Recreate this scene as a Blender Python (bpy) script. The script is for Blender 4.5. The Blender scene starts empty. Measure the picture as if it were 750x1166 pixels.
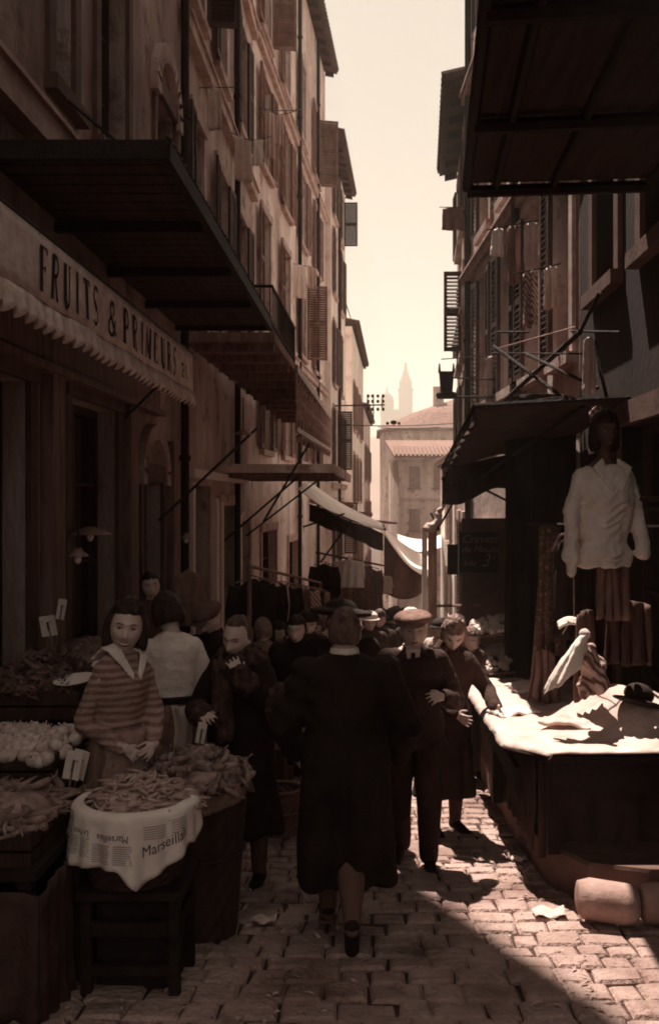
import bpy, math, random
from mathutils import Vector, Matrix, noise, Euler
random.seed(11)
R = random.Random(5)
PI = math.pi
SC = bpy.context.scene
COL = SC.collection
F = 1100.0; UC, VC = 425.0, 569.0; CZ = 1.70; SL = 0.11
def gz(y): return -SL*y if y < 70 else -SL*70
def P(u, v, Y):
    return Vector(((u-UC)/F*Y, Y, CZ+(VC-v)/F*Y))

# ---------------------------------------------------------------- materials
def tone(L):
    g = min(.86, 0.46+0.56*L); b = min(.78, 0.36+0.60*L)
    k = L/(0.42+0.45*g+0.13*b)
    return (min(k, 1), min(k*g, 1), min(k*b, 1), 1)
MATS = {}
def mat(name, L, rough=.85, var=.35, scale=6.0, bump=.25, bscale=30.0, stretch=(1,1,1), L2=None, stripes=None, metal=0.0, spots=None, coord='Object'):
    if name in MATS: return MATS[name]
    m = bpy.data.materials.new(name); m.use_nodes = True
    nt = m.node_tree; N = nt.nodes; K = nt.links
    b = N['Principled BSDF']; b.inputs['Roughness'].default_value = rough; b.inputs['Metallic'].default_value = metal
    b.inputs['Specular IOR Level'].default_value = .25
    tc = N.new('ShaderNodeTexCoord'); mp = N.new('ShaderNodeMapping'); mp.inputs['Scale'].default_value = stretch
    K.new(tc.outputs[coord], mp.inputs[0])
    n1 = N.new('ShaderNodeTexNoise'); n1.inputs['Scale'].default_value = scale; n1.inputs['Detail'].default_value = 6; n1.inputs['Roughness'].default_value = .62
    K.new(mp.outputs[0], n1.inputs['Vector'])
    rp = N.new('ShaderNodeValToRGB'); rp.color_ramp.elements[0].position = .3; rp.color_ramp.elements[1].position = .7
    rp.color_ramp.elements[0].color = tone(L*(1-var)); rp.color_ramp.elements[1].color = tone(L2 if L2 is not None else L*(1+var*.6))
    K.new(n1.outputs[0], rp.inputs[0])
    out = rp.outputs[0]
    if stripes:   # (axis, scale, L, amount)
        w = N.new('ShaderNodeTexWave'); w.wave_type = 'BANDS'; w.bands_direction = stripes[0]
        w.inputs['Scale'].default_value = stripes[1]; w.inputs['Distortion'].default_value = stripes[4] if len(stripes) > 4 else .6
        w.inputs['Detail'].default_value = 2
        K.new(tc.outputs[coord], w.inputs['Vector'])
        r2 = N.new('ShaderNodeValToRGB'); r2.color_ramp.elements[0].position = .38; r2.color_ramp.elements[1].position = .62
        K.new(w.outputs[0], r2.inputs[0])
        r2.color_ramp.elements[0].color = (0, 0, 0, 1); r2.color_ramp.elements[1].color = (stripes[3],)*3+(1,)
        mx = N.new('ShaderNodeMix'); mx.data_type = 'RGBA'
        K.new(r2.outputs[0], mx.inputs[0]); K.new(out, mx.inputs[6]); mx.inputs[7].default_value = tone(stripes[2])
        out = mx.outputs[2]
    if spots:     # (scale, L, threshold)
        vn = N.new('ShaderNodeTexNoise'); vn.inputs['Scale'].default_value = spots[0]; vn.inputs['Detail'].default_value = 8; vn.inputs['Roughness'].default_value = .7
        K.new(tc.outputs[coord], vn.inputs['Vector'])
        r3 = N.new('ShaderNodeValToRGB'); r3.color_ramp.elements[0].position = spots[2]; r3.color_ramp.elements[1].position = spots[2]+.13
        r3.color_ramp.elements[0].color = (0,0,0,1); r3.color_ramp.elements[1].color = (.85,)*3+(1,)
        K.new(vn.outputs[0], r3.inputs[0])
        mx = N.new('ShaderNodeMix'); mx.data_type = 'RGBA'
        K.new(r3.outputs[0], mx.inputs[0]); K.new(out, mx.inputs[6]); mx.inputs[7].default_value = tone(spots[1])
        out = mx.outputs[2]
    K.new(out, b.inputs['Base Color'])
    if bump:
        n2 = N.new('ShaderNodeTexNoise'); n2.inputs['Scale'].default_value = bscale; n2.inputs['Detail'].default_value = 5
        K.new(mp.outputs[0], n2.inputs['Vector'])
        bp = N.new('ShaderNodeBump'); bp.inputs['Strength'].default_value = bump; bp.inputs['Distance'].default_value = .03
        K.new(n2.outputs[0], bp.inputs['Height']); K.new(bp.outputs[0], b.inputs['Normal'])
    MATS[name] = m
    return m
M = {
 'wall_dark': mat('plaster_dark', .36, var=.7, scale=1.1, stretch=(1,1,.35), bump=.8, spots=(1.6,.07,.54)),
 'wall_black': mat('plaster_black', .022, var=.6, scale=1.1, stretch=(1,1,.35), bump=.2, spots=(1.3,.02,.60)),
 'wall_mid': mat('plaster_mid', .48, var=.5, scale=.9, stretch=(1,1,.3), bump=.8, spots=(1.9,.10,.53)),
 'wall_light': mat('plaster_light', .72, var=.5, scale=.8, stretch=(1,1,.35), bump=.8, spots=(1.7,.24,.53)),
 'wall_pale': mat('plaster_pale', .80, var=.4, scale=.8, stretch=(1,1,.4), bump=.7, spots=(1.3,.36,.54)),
 'stone': mat('stone_trim', .45, var=.45, scale=3, bump=.25),
 'stone_dark': mat('dark_stone', .10, var=.5, scale=3, bump=.15),  # darker tone of the stone
 'wood_dark': mat('wood_dark', .035, var=.5, scale=5, stretch=(3,3,.4), bump=.4, rough=.7),
 'wood_mid': mat('wood_worn', .18, var=.55, scale=5, stretch=(3,3,.4), bump=.4, rough=.75),
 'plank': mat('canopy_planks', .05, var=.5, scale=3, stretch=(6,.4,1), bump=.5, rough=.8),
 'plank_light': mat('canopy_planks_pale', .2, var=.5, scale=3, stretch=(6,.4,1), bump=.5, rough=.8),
 'shutter': mat('shutter_paint', .055, var=.45, scale=4, rough=.7),
 'shutter_mid': mat('shutter_paint_faded', .18, var=.5, scale=4, rough=.75),
 'iron': mat('black_iron', .016, var=.5, scale=12, rough=.7, metal=0),
 'iron_pale': mat('weathered_metal', .30, var=.5, scale=9, rough=.55, metal=.2),
 'wood_black': mat('wood_shaded', .014, var=.5, scale=5, bump=.4, rough=.8),  # wood blackened to stand in for the shade around the stalls
 'glass': mat('window_glass', .02, var=.5, scale=1.5, rough=.12, bump=0),
 'tile': mat('roof_tile', .16, var=.5, scale=4, rough=.9),
 'tile_dark': mat('dark_roof_tile', .06, var=.5, scale=4, rough=.9),  # darker tone of the tiles
 'sett': mat('granite_sett', .32, var=.65, scale=1.7, rough=.66, bump=1.0, bscale=34, spots=(3.2,.07,.55)),
 'mortar': mat('street_grime', .045, var=.5, scale=7, bump=.8, bscale=40),
 'earth': mat('earth', .16, var=.4, scale=.05, bump=0),
 'hill': mat('hill_scrub', .12, var=.4, scale=.03, bump=0),
 'white': mat('white_cotton', .70, var=.12, scale=7, bump=.35, bscale=18),
 'offwhite': mat('cream_cotton', .50, var=.2, scale=9, bump=.35, bscale=40),
 'linen': mat('table_cloth', .50, var=.25, scale=5, bump=.5, bscale=14),
 'canvas': mat('awning_canvas_lit', .82, var=.22, scale=3, bump=.3),  # paled to stand in for sunlight that misses the awnings
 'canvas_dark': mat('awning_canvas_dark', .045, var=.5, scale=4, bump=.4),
 'sign': mat('sign_cloth', .66, var=.35, scale=5, bump=.3),
 'sign_ink': mat('sign_ink', .018, var=.3, bump=0),
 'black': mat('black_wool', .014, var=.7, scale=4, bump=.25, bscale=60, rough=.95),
 'brown_coat': mat('brown_wool', .045, var=.5, scale=7, bump=.5, bscale=60, rough=.95),
 'stocking': mat('stocking', .10, var=.3, scale=9, bump=.2, rough=.8),
 'suit': mat('suit_wool', .03, var=.4, scale=9, bump=.5, bscale=60, rough=.9),
 'fur': mat('fur', .03, var=.8, scale=26, stretch=(1,1,.5), bump=1.0, bscale=70, L2=.10, rough=.95),
 'sweater': mat('striped_sweater', .20, var=.3, scale=12, bump=.6, bscale=90, stripes=('Z', 8.5, .38, .75, 2.0), rough=.95),
 'apron': mat('apron_cotton', .28, var=.35, scale=8, bump=.5, bscale=22),
 'skirt': mat('skirt_cotton', .2, var=.5, scale=6, stretch=(4,4,.5), bump=.5, bscale=25),
 'blouse': mat('blouse_knit', .7, var=.18, scale=9, bump=.4, bscale=40),
 'skin': mat('skin', .50, var=.14, scale=9, bump=.12, bscale=90, rough=.55),
 'skin_lip': mat('lips', .14, var=.1, bump=0, rough=.5),
 'eye': mat('eye_dark', .015, var=.1, bump=0, rough=.3),
 'eye_white': mat('eye_white', .5, var=.05, bump=0, rough=.35),
 'teeth': mat('teeth', .75, var=.05, bump=0, rough=.3),
 'hair': mat('hair_dark', .014, var=.6, scale=30, stretch=(1,1,.25), bump=.9, bscale=60, rough=.55, L2=.04),
 'hair_mid': mat('hair_brown', .06, var=.6, scale=30, stretch=(1,1,.25), bump=.9, bscale=60, rough=.5, L2=.16),
 'hair_grey': mat('hair_light', .14, var=.6, scale=30, bump=.9, bscale=50, rough=.6, L2=.3),
 'felt': mat('felt_brown', .10, var=.4, scale=12, bump=.4),
 'felt_lit': mat('felt_lit', .17, var=.4, scale=12, bump=.4),  # felt paled in place of the rim light on the cap
 'felt_dark': mat('felt_black', .016, var=.4, scale=12, bump=.4),
 'wicker': mat('wicker', .06, var=.6, scale=18, stretch=(1,1,3), bump=.9, bscale=40),
 'paper': mat('newspaper_sheet', .72, var=.15, scale=6, bump=.3, bscale=14),
 'card': mat('price_card', .66, var=.1, scale=8, bump=.05),
 'ink': mat('print_ink', .05, var=.3, bump=0),
 'bean': mat('bean_pod', .30, var=.4, scale=14, rough=.5, L2=.5),
 'pepper': mat('pepper_skin', .13, var=.7, scale=9, rough=.35, L2=.36),
 'turnip': mat('turnip_skin', .55, var=.5, scale=8, rough=.5),
 'fruit': mat('fruit_skin', .08, var=.6, scale=8, rough=.35, L2=.2),
 'leaf': mat('leaf', .05, var=.6, scale=10, rough=.6, L2=.24),
 'print_dress': mat('print_dress', .07, var=.4, scale=10, bump=.3, spots=(34,.26,.52)),
 'stripe_cloth': mat('striped_cloth', .10, var=.3, scale=10, bump=.3, stripes=('DIAGONAL', 9.0, .45, .8, 2.5)),
 'grey_cloth': mat('grey_cloth', .17, var=.45, scale=5, stretch=(3,3,.5), bump=.4),
 'brown_cloth': mat('brown_cloth', .08, var=.5, scale=5, stretch=(3,3,.5), bump=.4),
 'sack': mat('burlap', .17, var=.4, scale=7, bump=.7, bscale=60),
 'roll': mat('canvas_roll', .30, var=.5, scale=4, bump=.2, bscale=30),
 'chalk': mat('chalk', .12, var=.5, scale=40, bump=0),
 'board': mat('black_board', .012, var=.5, scale=8, bump=.1),
 'porcelain': mat('porcelain', .7, var=.05, bump=0, rough=.3),
}

# ---------------------------------------------------------------- mesh helpers
class MB:
    def __init__(s): s.v = []; s.f = []; s.m = []
    def add(s, vs, fs, mi=0):
        o = len(s.v); s.v += [Vector(p) for p in vs]; s.f += [tuple(i+o for i in f) for f in fs]; s.m += [mi]*len(fs); return s
    def box(s, c, d, rz=0, mi=0, rot=None):
        c = Vector(c); h = Vector(d)/2
        q = rot if rot is not None else Matrix.Rotation(rz, 3, 'Z')
        vs = [c+q@Vector((x*h.x, y*h.y, z*h.z)) for x in (-1,1) for y in (-1,1) for z in (-1,1)]
        return s.add(vs, [(0,1,3,2),(4,6,7,5),(0,4,5,1),(2,3,7,6),(0,2,6,4),(1,5,7,3)], mi)
    def hexa(s, p, mi=0):   # 8 points: bottom 4 (ccw), top 4
        return s.add(p, [(0,3,2,1),(4,5,6,7),(0,1,5,4),(1,2,6,5),(2,3,7,6),(3,0,4,7)], mi)
    def rings(s, rs, caps=True, mi=0, closed=True):
        n = len(rs[0]); o = len(s.v)
        for r in rs: s.v += [Vector(p) for p in r]
        for i in range(len(rs)-1):
            for j in range(n if closed else n-1):
                a = o+i*n+j; b = o+i*n+(j+1)%n
                s.f.append((a, b, b+n, a+n)); s.m.append(mi)
        if caps and closed:
            s.f.append(tuple(o+j for j in range(n))[::-1]); s.m.append(mi)
            e = o+(len(rs)-1)*n
            s.f.append(tuple(e+j for j in range(n))); s.m.append(mi)
        return s
    def tube(s, pts, rad, n=8, mi=0, flat=1.0):
        pts = [Vector(p) for p in pts]; rs = []
        if not hasattr(rad, '__len__'): rad = [rad]*len(pts)
        for i, p in enumerate(pts):
            t = (pts[min(i+1, len(pts)-1)]-pts[max(i-1, 0)]).normalized()
            up = Vector((0,0,1)) if abs(t.z) < .9 else Vector((0,1,0))
            a = t.cross(up).normalized(); b = t.cross(a).normalized()
            rs.append([p+a*math.cos(2*PI*j/n)*rad[i]+b*math.sin(2*PI*j/n)*rad[i]*flat for j in range(n)])
        return s.rings(rs, True, mi)
    def cap(s, p0, r0, p1, r1, n=12, mi=0, flat=None):
        """tapered capsule with round ends"""
        p0 = Vector(p0); p1 = Vector(p1); t = (p1-p0)
        L = t.length or 1e-6; t = t/L
        up = Vector((0,0,1)) if abs(t.z) < .9 else Vector((0,1,0))
        a = t.cross(up).normalized(); b = t.cross(a).normalized()
        rs = []
        for k in range(4):
            th = PI/2*(1-k/4)*.98
            rs.append((p0-t*r0*math.sin(th), r0*math.cos(th)))
        rs.append((p0, r0)); rs.append((p1, r1))
        for k in range(1, 5):
            th = PI/2*(k/4)*.98
            rs.append((p1+t*r1*math.sin(th), r1*math.cos(th)))
        out = []
        for c, r in rs:
            ring = []
            for j in range(n):
                d = a*math.cos(2*PI*j/n)*r+b*math.sin(2*PI*j/n)*r
                if flat: d = Vector((d.x*flat[0], d.y*flat[1], d.z*flat[2]))
                ring.append(c+d)
            out.append(ring)
        return s.rings(out, True, mi)
    def ell(s, c, r, nu=20, nv=12, mi=0, fn=None, rot=None):
        c = Vector(c); rs = []
        if not hasattr(r, '__len__'): r = (r, r, r)
        for i in range(nv+1):
            th = PI*(i/nv)*.998+.001*PI
            ring = []
            for j in range(nu):
                ph = 2*PI*j/nu
                d = Vector((math.sin(th)*math.cos(ph), math.sin(th)*math.sin(ph), -math.cos(th)))
                p = Vector((d.x*r[0], d.y*r[1], d.z*r[2]))
                if fn: p = fn(d, p)
                if rot: p = rot@p
                ring.append(c+p)
            rs.append(ring)
        return s.rings(rs, True, mi)
    def loft(s, rs, n=28, mi=0, fn=None):
        """rs: (z, rx, ry, cx, cy)"""
        out = []
        for k, (z, rx, ry, cx, cy) in enumerate(rs):
            ring = []
            for j in range(n):
                a = 2*PI*j/n; e = 1.0
                if fn: e = fn(a, z, k)
                ring.append((cx+rx*math.cos(a)*e, cy+ry*math.sin(a)*e, z))
            out.append(ring)
        return s.rings(out, True, mi)
    def sheet(s, fn, nu, nv, mi=0, thick=0.0):
        o = len(s.v); g = [[Vector(fn(i/nu, j/nv)) for j in range(nv+1)] for i in range(nu+1)]
        for i in range(nu+1):
            for j in range(nv+1): s.v.append(g[i][j])
        w = nv+1
        for i in range(nu):
            for j in range(nv):
                s.f.append((o+i*w+j, o+(i+1)*w+j, o+(i+1)*w+j+1, o+i*w+j+1)); s.m.append(mi)
        if thick:
            o2 = len(s.v)
            for i in range(nu+1):
                for j in range(nv+1):
                    du = g[min(i+1,nu)][j]-g[max(i-1,0)][j]; dv = g[i][min(j+1,nv)]-g[i][max(j-1,0)]
                    nn = du.cross(dv); nn = nn.normalized() if nn.length > 1e-9 else Vector((0,0,1))
                    s.v.append(g[i][j]-nn*thick)
            for i in range(nu):
                for j in range(nv):
                    s.f.append((o2+i*w+j, o2+i*w+j+1, o2+(i+1)*w+j+1, o2+(i+1)*w+j)); s.m.append(mi)
            for i in range(nu):
                for j in (0, nv):
                    a, b = o+i*w+j, o+(i+1)*w+j; c, d = o2+i*w+j, o2+(i+1)*w+j
                    s.f.append((a, c, d, b) if j == 0 else (a, b, d, c)); s.m.append(mi)
            for j in range(nv):
                for i in (0, nu):
                    a, b = o+i*w+j, o+i*w+j+1; c, d = o2+i*w+j, o2+i*w+j+1
                    s.f.append((a, b, d, c) if i == 0 else (a, c, d, b)); s.m.append(mi)
        return s
    def mesh(s, name):
        me = bpy.data.meshes.new(name); me.from_pydata([tuple(p) for p in s.v], [], s.f); me.update(); return me
    def build(s, name, mats, parent=None, loc=None, smooth=False, world=True, remesh=0, sm=4, disp=None, decimate=0):
        """world=True: verts are world coordinates (offset to the parent's / loc's origin)"""
        off = Vector((0,0,0))
        if world:
            if parent is not None: off = Vector(parent['_w']) if '_w' in parent else Vector(parent.location)
            elif loc is not None: off = Vector(loc)
        if not isinstance(mats, (list, tuple)): mats = [mats]
        me = bpy.data.meshes.new(name)
        me.from_pydata([tuple(p-off) for p in s.v], [], s.f); me.update()
        if remesh:
            t = bpy.data.objects.new('tmp', me); COL.objects.link(t)
            md = t.modifiers.new('r', 'REMESH'); md.mode = 'VOXEL'; md.voxel_size = remesh; md.adaptivity = 0
            if sm:
                ms = t.modifiers.new('s', 'SMOOTH'); ms.factor = .5; ms.iterations = sm
            if decimate:
                dd = t.modifiers.new('d', 'DECIMATE'); dd.ratio = decimate
            dg = bpy.context.evaluated_depsgraph_get(); dg.update()
            m2 = bpy.data.meshes.new_from_object(t.evaluated_get(dg), depsgraph=dg)
            bpy.data.objects.remove(t); bpy.data.meshes.remove(me); me = m2; me.name = name
            me.materials.clear()
        for mm in mats: me.materials.append(M[mm] if isinstance(mm, str) else mm)
        if not remesh:
            me.polygons.foreach_set('material_index', s.m)
        if disp:
            ns = [v.normal.copy() for v in me.vertices]
            for v, nn in zip(me.vertices, ns): v.co = v.co+nn*disp(v.co)
        if smooth or remesh: me.polygons.foreach_set('use_smooth', [True]*len(me.polygons))
        me.update()
        o = bpy.data.objects.new(name, me); COL.objects.link(o)
        if parent is not None:
            o.parent = parent
        elif loc is not None: o.location = loc
        o['_w'] = tuple(off)
        return o
def append_geo(o, mb, mats):
    """append plain geometry to an existing object's mesh (local coords) under new material slots"""
    me = o.data; base = len(me.materials)
    for m_ in mats: me.materials.append(M[m_])
    import bmesh
    bm = bmesh.new(); bm.from_mesh(me)
    vs = [bm.verts.new(p) for p in mb.v]
    for f, mi in zip(mb.f, mb.m):
        try:
            ff = bm.faces.new([vs[i] for i in f]); ff.material_index = base+mi; ff.smooth = True
        except ValueError: pass
    bm.to_mesh(me); bm.free(); me.update()
def tag(o, label=None, cat=None, group=None, kind=None):
    if label: o['label'] = label
    if cat: o['category'] = cat
    if group: o['group'] = group
    if kind: o['kind'] = kind
    return o
def thing(name, loc, label, cat, group=None, rz=0):
    o = bpy.data.objects.new(name, None); COL.objects.link(o); o.location = loc; o.rotation_euler = (0,0,rz)
    o.empty_display_size = .1
    o['_w'] = tuple(loc)
    return tag(o, label, cat, group)
def copy_tree(o, parent=None):
    c = o.copy(); COL.objects.link(c)
    if parent: c.parent = parent
    for ch in [x for x in COL.objects if x.parent == o]: copy_tree(ch, c)
    return c

# ---------------------------------------------------------------- camera, world, sun
cam = bpy.data.cameras.new('camera'); co = bpy.data.objects.new('camera', cam); COL.objects.link(co); SC.camera = co
co.location = (0, 0, CZ); co.rotation_euler = (PI/2, 0, 0)
cam.sensor_fit = 'VERTICAL'; cam.sensor_height = 24; cam.lens = 24*F/1166
cam.shift_x = -(UC-375)/1166; cam.shift_y = -(583-VC)/1166
cam.clip_end = 6000; cam.clip_start = .05
SUN_EL = math.radians(66); dxy = Vector((-.37, .93)).normalized()
w = bpy.data.worlds.new('World'); SC.world = w; w.use_nodes = True
nt = w.node_tree; bg = nt.nodes['Background']; bg.inputs[1].default_value = .12
sk = nt.nodes.new('ShaderNodeTexSky'); sk.sky_type = 'NISHITA'; sk.sun_disc = False
sk.sun_elevation = SUN_EL; sk.sun_rotation = math.atan2(dxy.x, dxy.y); sk.air_density = 1.0; sk.dust_density = 2.0; sk.ozone_density = 1
bw = nt.nodes.new('ShaderNodeRGBToBW'); nt.links.new(sk.outputs[0], bw.inputs[0])
mm = nt.nodes.new('ShaderNodeMix'); mm.data_type = 'RGBA'; mm.blend_type = 'MULTIPLY'; mm.inputs[0].default_value = 1
pw = nt.nodes.new('ShaderNodeMath'); pw.operation = 'POWER'; pw.inputs[1].default_value = .35; nt.links.new(bw.outputs[0], pw.inputs[0])
ml = nt.nodes.new('ShaderNodeMath'); ml.operation = 'MULTIPLY'; ml.inputs[1].default_value = 1.36; nt.links.new(pw.outputs[0], ml.inputs[0])
nt.links.new(ml.outputs[0], mm.inputs[6]); mm.inputs[7].default_value = (.94, .865, .765, 1)
nt.links.new(mm.outputs[2], bg.inputs[0])
sl = bpy.data.lights.new('sun', 'SUN'); so = bpy.data.objects.new('sun', sl); COL.objects.link(so)
sl.energy = 5; sl.angle = math.radians(.53); sl.color = (1, .89, .77)
sd = Vector((dxy.x*math.cos(SUN_EL), dxy.y*math.cos(SUN_EL), math.sin(SUN_EL)))
so.rotation_euler = sd.to_track_quat('Z', 'Y').to_euler(); so.location = sd*50
vs_ = SC.view_settings; vs_.view_transform = 'Standard'; vs_.look = 'None'; vs_.gamma = 1; vs_.exposure = 1.2; vs_.use_curve_mapping = False
SC.cycles.use_denoising = True
try: SC.cycles.denoiser = 'OPENIMAGEDENOISE'
except Exception: pass
SC.cycles.max_bounces = 8; SC.cycles.diffuse_bounces = 6; SC.cycles.filter_width = 1.9; SC.cycles.glossy_bounces = 2; SC.cycles.volume_bounces = 1
SC.cycles.caustics_reflective = False; SC.cycles.caustics_refractive = False
SC.cycles.sample_clamp_indirect = 4

# ---------------------------------------------------------------- ground, street, hill, haze
mb = MB()
for (y0, y1) in ((-12, 0), (0, 22), (22, 70), (70, 1000)):
    mb.sheet(lambda a, b, y0=y0, y1=y1: (-400+800*b, y0+(y1-y0)*a, (-SL*(y0+(y1-y0)*a) if y0 < 70 else -7.7)), 1, 8)
g = mb.build('ground', 'mortar'); tag(g, kind='structure')
# cobbled street: setts laid in rows across the street, each with its own size, tilt and height
mb = MB(); y = 2.4
while y < 27:
    dy = R.uniform(.14, .20); x = -2.45+R.uniform(-.1, .1)
    while x < (2.6 if y < 5.5 else 1.08 if y < 23 else 3.5):
        dx = R.uniform(.12, .25)
        if True:
            wob = .012*noise.noise(Vector((x*.9, y*.9, 0)))
            x0, x1 = x+.004, x+dx-.004; y0, y1 = y+.004, y+dy-.004
            sk_ = [R.uniform(-.009, .009) for _ in range(8)]
            zt = .013+wob+R.uniform(-.005, .007); tx, ty = R.uniform(-.03,.03), R.uniform(-.05,.05)
            e = .016
            def Z(px, py, h): return gz(py)+h+tx*(px-x)+ty*(py-y)
            c = [(x0+sk_[0], y0+sk_[1]+sk_[0]), (x1+sk_[2], y0+sk_[3]), (x1+sk_[4], y1+sk_[5]), (x0+sk_[6], y1+sk_[7])]
            cx_, cy_ = (x0+x1)/2, (y0+y1)/2
            r0 = [(p[0], p[1], gz(p[1])-.05) for p in c]; r1 = [(p[0], p[1], Z(p[0], p[1], zt-.009)) for p in c]
            r2 = [(p[0]+(cx_-p[0])/abs(cx_-p[0])*e, p[1]+(cy_-p[1])/abs(cy_-p[1])*e*.8, Z(p[0], p[1], zt+.006)) for p in c]
            mb.rings([r0, r1, r2], False)
            o = len(mb.v)-4; mb.f.append((o, o+1, o+2, o+3)); mb.m.append(0)
        x += dx
    y += dy
st = mb.build('street', 'sett', smooth=False); tag(st, kind='structure')
# raised stone plinth / pavement on the right
mb = MB(); poly = [(1.06, 24), (1.04, 9), (1.02, 6.6), (1.05, 5.85), (1.2, 5.42), (1.5, 5.28), (2.6, 5.22)]
rs = []
for h in (-.1, .24, .26):
    rs.append([(p[0]+(.02 if h == .26 else 0), p[1], gz(p[1])+h) for p in poly]+[(3.2, 5.2, gz(5.2)+h), (3.2, 24, gz(24)+h)])
mb.rings(rs, True)
pv = mb.build('pavement', 'stone_dark'); tag(pv, kind='structure')
mb = MB()
def hillz(x, y):
    d = math.hypot((x-18)/170, (y-640)/120)
    return -7.9+52*math.exp(-d*d*1.6)+5*noise.noise(Vector((x*.02, y*.02, 0)))*min(1, d*2+.1)
mb.sheet(lambda a, b: (-420+860*a, 330+620*b, hillz(-420+860*a, 330+620*b)), 60, 40)
h = mb.build('hill', 'hill', smooth=True); tag(h, kind='structure')
mb = MB(); mb.box((0, 492, 52), (900, 1035, 124))
hz = mb.build('haze', 'white', loc=(0, 492, -10)); tag(hz, kind='stuff')
hm = bpy.data.materials.new('haze_air'); hm.use_nodes = True; nt = hm.node_tree
nt.nodes.remove(nt.nodes['Principled BSDF']); pvn = nt.nodes.new('ShaderNodeVolumePrincipled')
pvn.inputs['Color'].default_value = (1, .92, .82, 1); pvn.inputs['Density'].default_value = .0012; pvn.inputs['Anisotropy'].default_value = .25
nt.links.new(pvn.outputs[0], nt.nodes['Material Output'].inputs['Volume'])
hz.data.materials.clear(); hz.data.materials.append(hm)
# ================================================================ buildings
_sh = {}
def shutter_mesh(w_, h_, m_):
    k = (round(w_, 2), round(h_, 2), m_)
    if k in _sh: return _sh[k]
    mb = MB(); t = .045
    mb.box((.03, 0, h_/2), (.06, t, h_)); mb.box((w_-.03, 0, h_/2), (.06, t, h_))
    for z in (.04, h_*.5, h_-.04): mb.box((w_/2, 0, z), (w_-.12, t*.9, .08))
    n = int(h_/.075)
    for i in range(n):
        z = .09+(h_-.18)*(i+.5)/n
        if abs(z-h_*.5) < .06: continue
        mb.box((w_/2, 0, z), (w_-.12, .012, .062), rot=Matrix.Rotation(.7, 3, 'X'))
    me = mb.mesh('shutter'); me.materials.append(M[m_]); _sh[k] = me
    return me
def facade_frame(A, B, side):
    A = Vector((A[0], A[1], 0)); B = Vector((B[0], B[1], 0)); L = (B-A).length; t = (B-A)/L
    n = Vector((t.y, -t.x, 0)) if side == 'L' else Vector((-t.y, t.x, 0))
    def pos(s, z, d=0): 
        q = A+t*s+n*d; return Vector((q.x, q.y, z))
    return A, B, L, t, n, pos
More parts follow.
